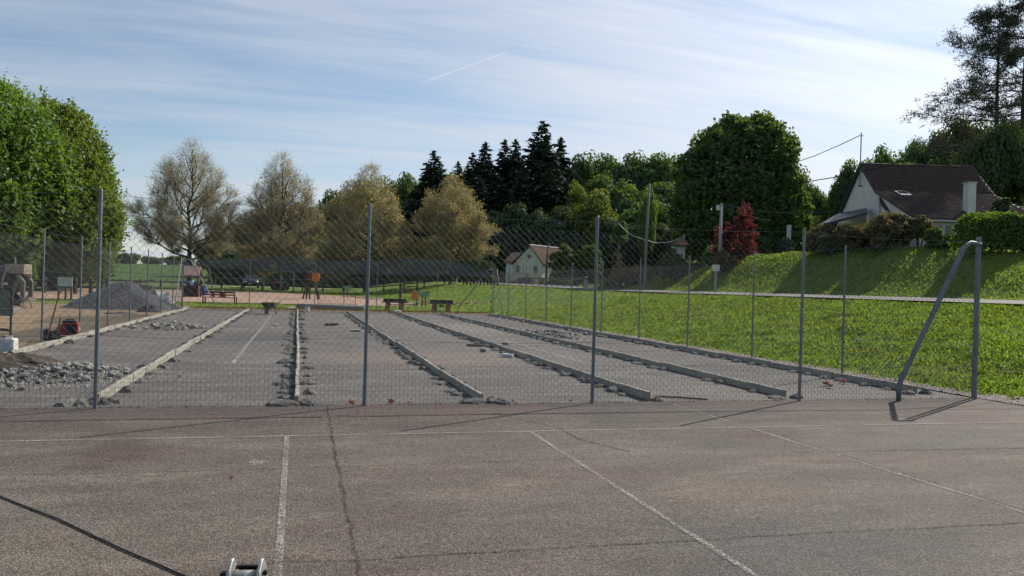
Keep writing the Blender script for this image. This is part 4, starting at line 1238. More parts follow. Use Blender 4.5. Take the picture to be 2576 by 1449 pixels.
# ------------------------------------------------------------------ chain link fences
def lattice(L, z0, z1, pitch):
    """diagonal wires of a chain link panel as (s0,z0,s1,z1,side)"""
    out = []
    H = z1 - z0
    n = int((L + H) / pitch) + 1
    for k in range(-int(H / pitch) - 1, n):
        a = k * pitch
        s0, s1 = max(0, a), min(L, a + H)
        if s1 - s0 > .02:
            out.append((s0, z0 + (s0 - a), s1, z0 + (s1 - a), 1))
        a = k * pitch + H
        s0, s1 = max(0, a - H), min(L, a)
        if s1 - s0 > .02:
            out.append((s0, z0 + (a - s0), s1, z0 + (a - s1), -1))
    return out
def chain_fence(name, label, A, B, posts, zmesh=2.24, pitch=.044, wr=.0015, post_r=.021, post_h=2.45, wires=(2.40, 1.55, .82), finegrid=0.0, sag=None, ground=None, off=.035, tapes=None):
    A = np.array(A, float); B = np.array(B, float)
    L = np.linalg.norm(B - A); d = (B - A) / L; nn = np.array([-d[1], d[0]])
    e = empty(name, (A[0], A[1], 0), 0, label, 'fence', 'chain link fences round the court')
    gz = ground or (lambda s: 0.0)
    pm = MB().tube([(0, 0, -.15), (0, 0, .0), (0, 0, post_h - .01), (0, 0, post_h)], [post_r, post_r, post_r * .92, post_r * .8], 10).mesh('post', MT['galv'], True)
    for s in posts:
        link('post', pm, e, loc=(d[0] * s, d[1] * s, gz(s)))
    ws = lattice(L, .03, zmesh, pitch)
    top = sag or (lambda s: 0.0)
    # break long wires so the top edge can sag
    P0, P1 = [], []
    for (s0, z0, s1, z1, side) in ws:
        for q in range(2):
            a, b = q / 2, (q + 1) / 2
            sa, sb = s0 + (s1 - s0) * a, s0 + (s1 - s0) * b
            za, zb = z0 + (z1 - z0) * a, z0 + (z1 - z0) * b
            za += top(sa) * za / zmesh + gz(sa); zb += top(sb) * zb / zmesh + gz(sb)
            o = nn * (off + side * .0018)
            P0.append((d[0] * sa + o[0], d[1] * sa + o[1], za)); P1.append((d[0] * sb + o[0], d[1] * sb + o[1], zb))
    link('chain_link_mesh', segs_mesh('chain_link_mesh', P0, P1, wr, wr, 3, MT['wire'], False), e)['kind'] = 'stuff'
    for k, z in enumerate(wires):
        m = MB()
        ss = sorted(posts)
        for a, b in zip(ss[:-1], ss[1:]):
            pts = []
            for q in range(7):
                s = a + (b - a) * q / 6
                zz = z + gz(s) + (top(s) * z / zmesh * (0.35 if k == 0 else 1.0)) - .02 * math.sin(math.pi * q / 6)
                pts.append((d[0] * s + nn[0] * (off + .006), d[1] * s + nn[1] * (off + .006), zz))
            m.tube(pts, .0026, 4)
        m.build('tension_wire', MT['galv'], e)
    if finegrid:
        P0, P1 = [], []
        o = nn * (off + .012)
        r = np.random.default_rng(4)
        for s in np.arange(0, L, .05):
            P0.append((d[0] * s + o[0], d[1] * s + o[1], .01)); P1.append((d[0] * s + o[0] + .01 * r.normal(), d[1] * s + o[1], finegrid))
        for z in np.arange(.03, finegrid, .05):
            for s in np.arange(0, L, 1.5):
                w_ = .012 * math.sin(s * 1.7 + z * 9)
                s2 = min(L, s + 1.5); w2 = .012 * math.sin(s2 * 1.7 + z * 9)
                P0.append((d[0] * s + o[0], d[1] * s + o[1], z + w_)); P1.append((d[0] * s2 + o[0], d[1] * s2 + o[1], z + w2))
        link('fine_wire_mesh', segs_mesh('fine_wire_mesh', P0, P1, .0013, .0013, 3, MT['finewire'], False), e)['kind'] = 'stuff'
    return e, d
def brace(parent, top, foot, r=.032):
    """bent tube from a corner post down to the ground; parent coordinates"""
    top = np.array(top, float); foot = np.array(foot, float)
    h = foot - top; h[2] = 0
    hl = np.linalg.norm(h); h /= hl
    pts = [top, top + h * .18 + np.array([0, 0, .02]), top + h * .30 + np.array([0, 0, -.05]), top + h * .37 + np.array([0, 0, -.17])]
    low = foot + np.array([0, 0, .30]) - h * .03
    pts += [pts[-1] + (low - pts[-1]) * f for f in (.33, .66)] + [low, foot + np.array([0, 0, .2]), foot + np.array([0, 0, -.1])]
    MB().tube(pts, r, 10).build('brace', MT['galv'], parent, smooth=True)

near_posts = [-12, -9.0, -5.3, -2.14, .82, 3.76, 6.87, 9.92]
def near_sag(s):
    x = s - 12.0
    return -.05 * abs(math.sin(math.pi * (x + 2.25) / 3.03)) - (.03 if x > 3.8 else 0) - .06 * max(0, min(1, (x - .8) / 3)) * max(0, min(1, (6.8 - x) / 3))
nf, nd = chain_fence('chain_link_fence', 'tall wire mesh fence crossing the court nearest the camera, fine grid along its foot', (-12, 9.75), (9.92, 9.75), [p + 12 for p in near_posts], zmesh=2.33, pitch=.092, wr=.0015, post_r=.022, finegrid=.52, sag=near_sag)
brace(nf, (9.9 + 12, -.03, 2.33), (8.45 + 12, -.10, 0), .036)
rf, _ = chain_fence('chain_link_fence', 'long wire mesh fence between the court and the grass bank on the right', (10.0, 9.80), (10.0, 40.7), [.08] + [3.1 * k for k in range(1, 10)] + [30.85], zmesh=2.2, pitch=.092, wr=.0015, off=-.035)
brace(rf, (0.04, 30.8, 2.33), (0.05, 29.2, 0), .028)
lf, _ = chain_fence('chain_link_fence', 'long wire mesh fence between the court and the dirt yard on the left', (-5.3, 9.8), (-5.3, 40.7), [3.1 * k + .1 for k in range(0, 10)] + [30.85], zmesh=2.25, pitch=.092, wr=.0015)
brace(lf, (-0.02, 30.8, 2.33), (-.05, 29.1, 0), .026)
ff, _ = chain_fence('chain_link_fence', 'wire mesh fence closing the far end of the court before the playground', (-5.3, 40.8), (10.0, 40.8), [.02, 3.05, 6.15, 9.2, 12.3, 15.25], zmesh=2.2, pitch=.092, wr=.0015)
brace(ff, (.05, -.04, 2.33), (1.5, -.08, 0), .028)
brace(ff, (15.2, -.04, 2.33), (13.4, -.08, 0), .028)
# knotted wire ends and scraps caught in the mesh
for x, z in ((7.6, 2.02), (9.7, 2.36)):
    pass

# ball net hung on the far fence
def ball_net():
    up = [(465, 650), (560, 655), (628, 650), (690, 646), (740, 643), (800, 655), (870, 657), (935, 657), (1000, 652), (1060, 650), (1130, 656), (1180, 668), (1238, 682)]
    lo = [(465, 668), (532, 674), (630, 678), (710, 682), (780, 687), (870, 690), (930, 690), (1000, 692), (1089, 693), (1208, 696), (1238, 697)]
    ux = [p[0] for p in up]; uy = [p[1] for p in up]
    lx = [p[0] for p in lo]; ly = [p[1] for p in lo]
    n, k = 72, 8
    V = []
    X0, X1 = -5.2, 9.75
    for i in range(n + 1):
        X = X0 + (X1 - X0) * i / n
        Y = 40.93
        rel = np.array([X, Y]); dd = X * H0[0] + Y * H0[1]; xx = X * R0[0] + Y * R0[1]
        px = CX + F * xx / dd
        zt = EYE + (hor(px) - np.interp(px, ux, uy)) * dd / F
        zb = EYE + (hor(px) - np.interp(px, lx, ly)) * dd / F
        for j in range(k + 1):
            f = j / k
            V.append((X, Y + .10 * math.sin(X * 1.3 + 2) * math.sin(math.pi * f) + .05 * math.sin(X * 4 + f * 5), zt + (zb - zt) * f))
    Fc = [(i * (k + 1) + j, (i + 1) * (k + 1) + j, (i + 1) * (k + 1) + j + 1, i * (k + 1) + j + 1) for i in range(n) for j in range(k)]
    e = empty('ball_net', (0, 0, 0), 0, 'sagging grey ball net hung along the top of the far fence', 'net')
    link('netting', np_mesh('netting', np.array(V), np.array(Fc), MT['net'], True), e)
    m = MB()
    m.tube([V[i * (k + 1)] for i in range(n + 1)], .012, 4); m.tube([V[i * (k + 1) + k] for i in range(n + 1)], .010, 4)
    m.build('edge_rope', MT['finewire'], e)
ball_net()

# ------------------------------------------------------------------ rows of concrete kerb blocks
def lumps(seed, rx, ry, h, n=9, rings=3, rough=.3):
    r = np.random.default_rng(seed)
    vs = [(0, 0, h * r.uniform(.8, 1.15))]
    for k in range(1, rings + 1):
        f = k / rings
        for i in range(n):
            a = 2 * math.pi * (i + .5 * (k % 2)) / n
            q = 1 + rough * r.normal() * .6
            vs.append((rx * f * q * math.cos(a), ry * f * q * math.sin(a), h * (1 - f ** 1.5) * (1 + rough * r.normal()) - (.02 if k == rings else 0)))
    fs = [(0, 1 + i, 1 + (i + 1) % n) for i in range(n)]
    for k in range(1, rings):
        o, p = 1 + (k - 1) * n, 1 + k * n
        for i in range(n):
            j = (i + 1) % n
            fs += [(o + i, p + i, p + j), (o + i, p + j, o + j)]
    return vs, fs
MORTAR = []
for i in range(6):
    m = MB(); m.add(*lumps(i + 1, .15, .11, .06, 10, 3, .2))
    MORTAR.append(m.mesh('mortar_heap', MT['mortar']))
BLOCK = [MB().box((0, 0, .055), (.05, .985, .115)).mesh('kerb_block', MT['kerb'], bevel=.006), MB().box((0, 0, .052), (.055, .98, .108)).mesh('kerb_block', MT['kerb'], bevel=.009)]
rows = [(-4.85, 12.0, 40.3, 'row of pale kerb blocks along the left fence beside the dirt yard'),
        (-2.22, 10.15, 40.3, 'row of pale sunlit kerb blocks starting at the near left fence post'),
        (.04, 9.95, 40.0, 'row of kerb blocks with mortar heaps on both sides running straight away from the camera'),
        (2.31, 9.95, 39.8, 'row of kerb blocks ending just right of the second near fence post'),
        (4.66, 9.95, 40.4, 'row of kerb blocks with a white block and loose boards lying beside it'),
        (6.88, 10.1, 39.4, 'row of kerb blocks ending at the fourth near fence post'),
        (9.45, 10.4, 39.6, 'row of dark kerb blocks along the foot of the right fence')]
for ri, (x, y0, y1, lab) in enumerate(rows):
    e = empty('kerb_row', (x, y0, 0), 0, lab, 'kerb', 'kerb rows set out on the court')
    r = random.Random(ri + 5)
    n = int(y1 - y0)
    for k in range(n):
        o = link('kerb_block', BLOCK[r.random() < .4], e, loc=(r.uniform(-.012, .012), .5 + k * 1.0 + r.uniform(-.004, .004), r.uniform(-.004, .006)), rot=(r.uniform(-.006, .006), r.uniform(-.02, .02), r.uniform(-.012, .012)))
    for k in range(n + 1):
        for s in (-1, 1):
            if r.random() < .12 or (ri == 0 and s < 0):
                continue
            b = (1.0 if ri != 2 else 1.15) * (1.25 if s < 0 and ri > 1 else 1.0)
            link('mortar_heap', MORTAR[r.randrange(6)], e, loc=(s * r.uniform(.10, .15) * b, k * 1.0 + r.uniform(-.08, .08), 0), rot=(0, 0, r.uniform(0, 6.28)), scale=(b * r.uniform(.75, 1.25), b * r.uniform(.7, 1.2), r.uniform(.6, 1.3)))
    if ri > 1:
        for k in range(n):
            if r.random() < .9:
                link('mortar_heap', MORTAR[r.randrange(6)], e, loc=(-r.uniform(.11, .16), k + .5 + r.uniform(-.25, .25), 0), rot=(0, 0, r.uniform(0, 6.28)), scale=(r.uniform(.6, 1.0), r.uniform(.9, 1.6), r.uniform(.5, 1.0)))
    if ri in (1, 2, 3):
        for k in range(3):
            link('mortar_heap', MORTAR[k], e, loc=(r.uniform(-.3, .3), -.05 + r.uniform(-.06, .12), 0), rot=(0, 0, k), scale=(1.6, 1.3, 1.2))

# ------------------------------------------------------------------ rubble heaps
STONES = []
for i in range(8):
    bm = bmesh.new()
    bmesh.ops.create_icosphere(bm, subdivisions=1, radius=.5)
    r = random.Random(i + 40)
    for v in bm.verts:
        v.co *= r.uniform(.65, 1.15)
        v.co.z *= .62; v.co.x *= 1.1
    me = bpy.data.meshes.new('stone'); bm.to_mesh(me); bm.free(); me.materials.append(MT['stone'])
    STONES.append(me)
def crumbs(name, P, size, mat, parent, seed=3):
    """small broken bits in one mesh"""
    r = np.random.default_rng(seed)
    base = np.array([[1, 0, -.3], [-.5, .87, -.3], [-.5, -.87, -.3], [0, 0, .75]])
    n = len(P)
    a = r.uniform(0, 6.28, n); s = size * r.uniform(.5, 1.6, n)
    j = r.uniform(.6, 1.3, size=(n, 4, 3))
    V = base[None] * j * s[:, None, None]
    c, q = np.cos(a)[:, None], np.sin(a)[:, None]
    V = np.stack([V[..., 0] * c - V[..., 1] * q, V[..., 0] * q + V[..., 1] * c, V[..., 2]], -1) + np.asarray(P)[:, None, :]
    f = np.array([[0, 1, 3], [1, 2, 3], [2, 0, 3]])
    Fc = (f[None] + 4 * np.arange(n)[:, None, None]).reshape(-1, 3)
    o = link(name, np_mesh(name, V.reshape(-1, 3), Fc, mat), parent)
    o['kind'] = 'stuff'
    return o
def rubble(label, cx, cy, rx, ry, h, n, smin, smax, seed, nc=500):
    e = empty('rubble_heap', (cx, cy, 0), 0, label, 'rubble')
    r = np.random.default_rng(seed)
    for k in range(n):
        a = r.uniform(0, 6.28); q = r.random() ** .75
        x, y = rx * q * math.cos(a), ry * q * math.sin(a)
        if r.random() < .13:
            x *= 1.7; y *= 1.6
        s = smin + (smax - smin) * r.random() ** 2.2
        z = max(0.0, h * (1 - q ** 1.2)) * r.random() ** .6
        link('stone', STONES[r.integers(0, 8)], e, loc=(x, y, z + s * .2), rot=(r.uniform(-.4, .4), r.uniform(-.4, .4), r.uniform(0, 6.28)), scale=(s * r.uniform(.8, 1.3), s, s * r.uniform(.7, 1.2)))
    a = r.uniform(0, 6.28, nc); q = r.random(nc) ** .6 * 1.5
    P = np.stack([rx * q * np.cos(a), ry * q * np.sin(a), np.maximum(.004, h * .5 * (1 - q))], 1)
    crumbs('chippings', P, .018, MT['stone'], e, seed)
    return e
rubble('large heap of broken concrete lumps beside dark soil at the left edge of the court', -3.35, 13.0, 1.05, 1.0, .15, 290, .035, .16, 3, 2600)
rubble('low heap of pale rubble far back between the two leftmost kerb rows', -3.4, 24.6, .95, .75, .2, 130, .05, .22, 4, 900)
rubble('long low heap of broken rubble lying between the two kerb rows nearest the right fence', 7.8, 23.6, .75, 1.6, .16, 150, .05, .22, 5, 1000)
m = MB(); m.add(*lumps(61, .95, .75, .24, 22, 7, .10))
o = m.build('soil_heap', MT['soilheap'], loc=(-4.25, 14.0, 0)); tag(o, 'mound of dark brown soil behind the concrete lumps at the left edge', 'soil heap')
def loose(name, me, lab, x, y, z=0.0, rz=0.0, cat='debris', grp=None, sc=1.0, rot=None):
    o = link(name, me, None, (x, y, z), rot or (0, 0, rz), sc)
    return tag(o, lab, cat, grp)
E_ = lambda px, py: (lambda r: tuple((r * (-EYE / r[2]))[:2]))(FW + RT * (px - CX) / F + UP * (CY - py) / F)
scrap = MB().box((0, 0, .03), (.5, .10, .03), .2).box((.05, .08, .06), (.45, .09, .025), -.15).box((-.05, -.1, .02), (.3, .12, .03), .6).mesh('scrap_boards', MT['darksteel'])
x, y = E_(833, 819); loose('scrap_boards', scrap, 'small crossed pile of dark boards on the far court', x, y, 0, .2)
x, y = E_(893, 834); loose('broken_lump', STONES[2], 'dark broken lump lying left of the second near post on the far court', x, y, .03, 0, sc=(.42, .2, .16))
x, y = E_(958, 833); loose('broken_lump', STONES[4], 'single small lump right of the kerb row behind the second near post', x, y, .03, 0, sc=(.2, .16, .13))
x, y = E_(765, 822); loose('broken_lump', STONES[5], 'single stone lying alone beyond the straight kerb row', x - .9, y, .03, 0, sc=(.22, .16, .12))
x, y = E_(1001, 787); loose('cement_sack', STONES[1], 'small white sack at the far end of the middle kerb row', x, y, .06, 0, 'sack', sc=(.42, .3, .3)); bpy.context.scene.objects['cement_sack'].data = STONES[1].copy(); bpy.context.scene.objects['cement_sack'].data.materials[0] = MT['bag']
x, y = E_(773, 785); m = MB(); m.lathe([(.09, 0), (.11, .24), (.10, .24), (.085, .03)], n=12); m.tube([(-.1, 0, .24), (-.05, 0, .38), (.05, 0, .38), (.1, 0, .24)], .008, 5); o = m.build('bucket', MT['white'], loc=(x, y, 0)); tag(o, 'small white bucket at the far end of the straight kerb row', 'bucket')
x, y = E_(1212, 872); m = MB().box((0, 0, .03), (.75, .09, .05)); o = m.build('loose_board', MT['wood_grey'], loc=(x, y, 0), rot=(0, 0, -.5)); tag(o, 'short loose board lying before the kerb row with the white block', 'board')
x, y = E_(1276, 898); m = MB().box((0, 0, .035), (.27, .09, .06)); o = m.build('white_block', MT['white'], loc=(x, y, 0), rot=(0, 0, -.75)); tag(o, 'small white rectangular block lying beside a kerb row', 'block')
x, y = E_(1216, 885); loose('broken_lump', STONES[6], 'grey lump beside the short loose board', x, y, .05, 0, sc=(.18, .2, .2))
x, y = E_(1300, 868); loose('broken_lump', STONES[3], 'lump of mortar between the loose board and the kerb row', x - .3, y, .04, 0, sc=(.26, .2, .16))
a = E_(1648, 999); b = E_(1780, 1007); m = MB().tube([(a[0], a[1], .012), ((a[0] + b[0]) / 2, (a[1] + b[1]) / 2 + .02, .014), (b[0], b[1], .012)], .011, 6); o = m.build('steel_rod', MT['darksteel']); tag(o, 'thin dark steel rod lying just behind the near fence', 'rod')
for i, (px, py, s) in enumerate([(2080, 971, .16), (2090, 976, .15), (2122, 965, .17)]):
    x, y = E_(px, py); o = link('brick_piece', STONES[i].copy(), None, (x, y, .05), (0, 0, i), (s, s * .8, s * .8)); o.data.materials[0] = MT['brick']
    tag(o, ['left piece of broken red brick near the right end of the near fence', 'broken red brick piece touching the leftmost piece', 'lone red brick piece nearest the right fence'][i], 'brick piece', 'red brick pieces on the court')
# dead leaves blown against the near fence
def leaf3(seed, s):
    r = np.random.default_rng(seed)
    n = 10
    pts = []
    for i in range(n):
        a = 2 * math.pi * i / n
        q = s * (1.0 if i % 2 == 0 else .55) * r.uniform(.8, 1.2)
        pts.append((q * math.cos(a), q * math.sin(a) * .6, s * .55 + q * math.sin(a) * .75))
    c = (0, s * .25, s * .5)
    m = MB(); m.add([c] + pts, [(0, 1 + i, 1 + (i + 1) % n) for i in range(n)])
    return m.mesh('dead_leaf', MT['deadleaf'])
for i, (px, py, s, lab) in enumerate([(885, 1020, .045, 'orange dead leaf left of the second near fence post'), (985, 1018, .052, 'largest orange dead leaf right of the second near fence post'), (1035, 1022, .024, 'tiny brown leaf beside the largest orange leaf'), (1303, 1020, .030, 'brown curled leaf between the second and third near fence posts'), (1451, 1018, .028, 'dark curled leaf close to the third near fence post'), (580, 1207, .02, 'tiny orange leaf lying on the brown court')]):
    x, y = E_(px, py); o = link('dead_leaf', leaf3(i, s), None, (x, y if y < 9 else 9.90, .004)); tag(o, lab, 'leaf', 'dead leaves on the court')
crumbs('leaf_litter', [(x, 9.80 + random.gauss(0, .03), .004) for x in np.random.default_rng(2).uniform(-5, 9.8, 420)], .014, MT['soilheap'], None)
tag(bpy.context.scene.objects['leaf_litter'], 'crumbs of dirt and leaf litter along the foot of the near fence', None, None, 'stuff')
r = np.random.default_rng(8)
crumbs('grit', np.stack([r.uniform(-5, 9.8, 900), r.uniform(10, 38, 900), np.full(900, .002)], 1), .012, MT['mortar'], None)
tag(bpy.context.scene.objects['grit'], 'scattered grit and mortar crumbs on the grey court', None, None, 'stuff')
crumbs('gravel_bits', np.stack([10.0 + r.random(900) ** 1.5 * .7, r.uniform(7.6, 16, 900), np.full(900, .018)], 1), .018, MT['stone'], None)
tag(bpy.context.scene.objects['gravel_bits'], 'loose stones of the edging at the right corner of the court', None, None, 'stuff')

# ------------------------------------------------------------------ net post winch and cable in the foreground
def winch():
    c = at(620, 1442, 1.75)
    e = empty('net_winch', (c[0], c[1], 0), -YAW + .06, 'cast metal net winch with two upright side plates on a post at the bottom edge', 'winch')
    z = c[2]
    MB().box((0, 0, (z - .06) / 2), (.06, .06, z - .06)).build('post', MT['galv'], e, bevel=.004)
    def plate(x):
        prof = [(-.055, z - .10), (.055, z - .10), (.05, z - .02), (.025, z + .018), (.006, z + .032), (-.006, z + .032), (-.028, z + .012), (-.05, z - .03)]
        MB().prism([(x - .004, a, b) for a, b in prof], (.008, 0, 0)).build('side_plate', MT['zinc'], e, bevel=.002)
    plate(-.032); plate(.032)
    MB().lathe([(.022, -.027), (.022, .027)], (0, 0, z - .016), 14, 'X').build('drum', MT['zinc'], e, smooth=True)
    m = MB()
    for k in range(16):
        m.lathe([(.0052, 0), (.0072, .0011), (.0052, .0022)], (-.022 + k * .0028, .022, z + .006), 10, 'X')
    m.lathe([(.0048, -.03), (.0048, .03)], (0, .022, z + .006), 8, 'X')
    m.build('threaded_axle', MT['darksteel'], e)
    MB().box((-.044, -.012, z - .002), (.016, .018, .018)).build('axle_cap', MT['black'], e, bevel=.002)
    MB().box((.041, .0, z + .002), (.008, .012, .012)).build('axle_nut', MT['black'], e, bevel=.002)
    MB().tube([(-.055, -.05, z - .05), (-.050, -.05, z - .028), (-.038, -.052, z - .015), (-.02, -.054, z - .010), (.02, -.056, z - .006), (.036, -.056, z - .002)], .0062, 10).build('crank_handle', MT['darksteel'], e, smooth=True)
    MB().tube([(.036, -.056, z - .002), (.046, -.056, z + .005), (.052, -.056, z + .005), (.054, -.054, z - .003), (.050, -.05, z - .02)], .0058, 10).build('crank_tip', MT['chrome'], e, smooth=True)
    MB().box((0, -.03, z - .085), (.052, .01, .07)).build('cover_plate', MT['darksteel'], e, bevel=.002)
winch()
pts = [E_(px, py) for px, py in ((-700, 960), (-300, 1120), (0, 1251), (75, 1281), (150, 1310), (230, 1348), (310, 1386), (400, 1424), (470, 1455), (560, 1500))]
o = MB().tube([(x, y, .007) for x, y in pts], .0052, 8).build('black_cable', MT['black'], smooth=True)
tag(o, 'black cable lying slantwise on the brown court at bottom left', 'cable')

# ------------------------------------------------------------------ left yard
def gravel_pile(label, cx, cy, rx, ry, h, seed, mat, n=7000, cs=.030):
    e = empty('gravel_pile', (cx, cy, 0), 0, label, 'gravel pile')
    r = np.random.default_rng(seed)
    m = MB()
    N, K = 40, 14
    vs = [(0, 0, h)]
    def prof(f):
        return h * (1 - f) ** 1.05 * (1 - .12 * math.exp(-(f / .12) ** 2)) if f < 1 else 0
    for k in range(1, K + 1):
        for i in range(N):
            a = 2 * math.pi * i / N
            wv = 1 + .06 * math.sin(3 * a + seed) + .04 * math.sin(7 * a) + .02 * r.normal()
            f = k / K
            vs.append((rx * f * wv * math.cos(a), ry * f * wv * math.sin(a), prof(f) + (.035 * r.normal() + .04 * math.sin(a * 5 + f * 9 + seed) * f if k < K else -.05)))
    vs[0] = (0, 0, prof(0.0))
    fs = [(0, 1 + i, 1 + (i + 1) % N) for i in range(N)]
    for k in range(1, K):
        o, p = 1 + (k - 1) * N, 1 + k * N
        for i in range(N):
            j = (i + 1) % N
            fs.append((o + i, p + i, p + j, o + j))
    m.add(vs, fs); m.build('heap', mat, e, smooth=True)
    a = r.uniform(0, 6.28, n); f = r.random(n) ** .5 * 1.04
    P = np.stack([rx * f * np.cos(a), ry * f * np.sin(a), np.array([prof(min(.999, q)) for q in f]) + .006], 1)
    crumbs('pebbles', P, cs, mat, e, seed)
c = at(315, 775, 37.5)
gravel_pile('large cone of grey gravel behind the left fence', -7.65, 39.6, 2.45, 2.2, 1.38, 3, MT['gravel'])
gravel_pile('pale sand and gravel pile at the left edge below the concrete mixer', -13.3, 35.5, 2.9, 2.2, .95, 4, MT['gravel2'], 3000, .014)
# white builder's bag
b = np.array(E_(408, 776))
m = MB()
r = np.random.default_rng(5)
n_, k_ = 20, 7
vs = []
for k in range(k_ + 1):
    f = k / k_
    for i in range(n_):
        a = 2 * math.pi * i / n_
        sq = 1 / max(abs(math.cos(a)), abs(math.sin(a))) ** .6
        q = (.62 + .10 * math.sin(math.pi * f) + .07 * r.normal() * (f > 0)) * sq
        vs.append((q * .95 * math.cos(a), q * .8 * math.sin(a), f * .68 + .10 * r.normal() * (k == k_) + .1 * math.sin(a * 2) * f))
fs = [(k * n_ + i, k * n_ + (i + 1) % n_, (k + 1) * n_ + (i + 1) % n_, (k + 1) * n_ + i) for k in range(k_) for i in range(n_)]
vs.append((0, 0, .55)); fs += [(k_ * n_ + i, k_ * n_ + (i + 1) % n_, len(vs) - 1) for i in range(n_)]
m.add(vs, fs)
e = empty('builders_bag', (b[0] - .25, b[1], 0), .3, 'slumped white builder\'s bag at the right foot of the large gravel cone', 'bag')
m.build('sack', MT['bag'], e)
MB().tube([(-.5, -.4, .6), (-.4, -.45, .8), (-.2, -.45, .62)], .02, 5).tube([(.5, .3, .62), (.4, .35, .84), (.2, .4, .62)], .02, 5).build('loop', MT['bag'], e)
m = MB(); m.add(*lumps(71, .55, .4, .3, 12, 4, .2)); o = m.build('black_sheet', MT['darksteel'], loc=(-5.95, 35.8, 0)); tag(o, 'crumpled dark sheet at the foot of the white bag', 'sheet')
m = MB(); m.add(*lumps(72, .8, .25, .09, 12, 3, .35)); o = m.build('mortar_spill', MT['mortar'], loc=(-6.6, 33.5, 0)); tag(o, 'low spill of grey mortar before the large gravel cone', 'mortar')

# concrete mixer
def mixer():
    b = np.array(E_(38, 760)); b = np.array([-14.6, 39.2])
    d = b[0] * H0[0] + b[1] * H0[1]
    p = at(38, 752, d)
    e = empty('concrete_mixer', (p[0], p[1], 0), -YAW, 'beige concrete mixer with round drum ring at the left edge', 'concrete mixer')
    k = d / F
    Z = lambda y: EYE + (hor(38) - y) * k
    Xp = lambda px: (px - 38) * k
    # motor housing on top
    MB().box((Xp(43), 0, (Z(664) + Z(689)) / 2), (k * 48, .55, k * 24)).build('motor_housing', MT['beige'], e, bevel=.02)
    MB().box((Xp(66), -.02, (Z(664) + Z(689)) / 2), (k * 6, .58, k * 25)).build('housing_cover', MT['beige'], e, bevel=.01)
    MB().tube([(Xp(36), 0, Z(665)), (Xp(36), 0, Z(652)), (Xp(33), 0, Z(648))], .035, 8).build('exhaust', MT['beige'], e)
    # ring-shaped drum mouth, facing left front
    ring = []
    cz = (Z(700) + Z(735)) / 2 + .05
    m = MB()
    prof = [(.80, -.04), (.84, -.04), (.84, .04), (.80, .04)]
    N = 28
    vs = []
    for i in range(N):
        a = 2 * math.pi * i / N
        for (rr, q) in prof:
            vs.append((Xp(42) + q + .25 * math.cos(a), rr * math.cos(a) * .75, cz + rr * math.sin(a)))
    fs = []
    for i in range(N):
        for j in range(4):
            fs.append((i * 4 + j, ((i + 1) % N) * 4 + j, ((i + 1) % N) * 4 + (j + 1) % 4, i * 4 + (j + 1) % 4))
    m.add(vs, fs); m.build('drum_ring', MT['beige'], e)
    m = MB(); m.lathe([(.80, -.04), (.74, .35), (.45, .75), (.28, .80)], (Xp(42) - .85, 0, cz), 20, 'X'); m.build('drum', MT['darksteel'], e, smooth=True)
    # angled side frame
    fr = [(Xp(60), Z(690)), (Xp(76), Z(708)), (Xp(76), Z(748)), (Xp(66), Z(748)), (Xp(66), Z(715)), (Xp(52), Z(697))]
    MB().prism([(x, -.45, z) for x, z in fr], (0, .12, 0)).build('side_frame', MT['barrow'], e, bevel=.01)
    MB().prism([(x - .2, .45, z) for x, z in fr], (0, .12, 0)).build('side_frame', MT['barrow'], e, bevel=.01)
    MB().box((Xp(80), -.2, Z(752)), (.35, .4, .05)).build('step', MT['beige'], e)
    for sx in (72, 88):
        MB().tube([(Xp(sx), -.3, Z(752)), (Xp(sx - (4 if sx == 72 else -3)), -.3, -.02)], .03, 6).build('leg', MT['beige'], e)
    MB().box((Xp(30), 0, .30), (.9, .7, .1)).build('chassis', MT['darksteel'], e)
    for s in (-.45, .45):
        MB().lathe([(.12, -.06), (.30, -.06), (.30, .06), (.12, .06)], (Xp(20), s, .28), 18, 'Y').build('wheel', MT['black'], e, smooth=False)
    MB().box((Xp(14), -.3, Z(711)), (.5, .35, .3), .2).build('feed_bucket', MT['redpaint'], e, bevel=.02)
    MB().box((Xp(30), -.55, Z(714)), (.25, .1, .1)).build('hand_lever', MT['white'], e)
mixer()
# green board in a black frame
def board():
    p = at(25, 889, 15.5); d = 15.5; k = d / F
    e = empty('framed_board', (p[0], p[1], 0), -YAW, 'dull green board in a black metal frame standing behind the left fence', 'board')
    Z = lambda y: EYE + (hor(20) - y) * k
    MB().box((-.23, .03, (Z(730) + Z(795)) / 2), (.50, .015, Z(730) - Z(795))).build('panel', MT['greenboard'], e)
    MB().tube([(0, 0, -.03), (0, 0, Z(724))], .021, 6).build('post', MT['black'], e)
    MB().tube([(-.58, 0, -.03), (-.58, 0, Z(724))], .021, 6).build('post', MT['black'], e)
    MB().tube([(-.58, 0, Z(726)), (.02, 0, Z(726))], .02, 6).build('crossbar', MT['black'], e)
    MB().tube([(-.62, -.05, Z(833)), (-.1, -.04, Z(829)), (0, -.04, Z(831))], .028, 6).build('lower_bar', MT['black'], e)
board()
# jerrycan
def jerrycan():
    d = 14.4; k = d / F; p = at(21, 886, d)
    e = empty('water_canister', (p[0], p[1], 0), -YAW, 'square white plastic water canister standing by the black framed board', 'canister')
    h = 46 * k; wd = 37 * k
    MB().box((0, 0, h * .46), (wd, .2, h * .92)).build('body', MT['white'], e, bevel=.03)
    MB().tube([(-wd * .25, 0, h * .90), (-wd * .2, 0, h * 1.0), (wd * .2, 0, h * 1.0), (wd * .25, 0, h * .9)], .016, 6).build('handle', MT['white'], e)
    MB().box((.02, -.101, h * .45), (wd * .55, .008, h * .45)).build('label', MT['paleblue'], e)
    MB().lathe([(.025, 0), (.025, .03)], (-wd * .36, 0, h * .92), 10).build('cap', MT['darksteel'], e)
jerrycan()
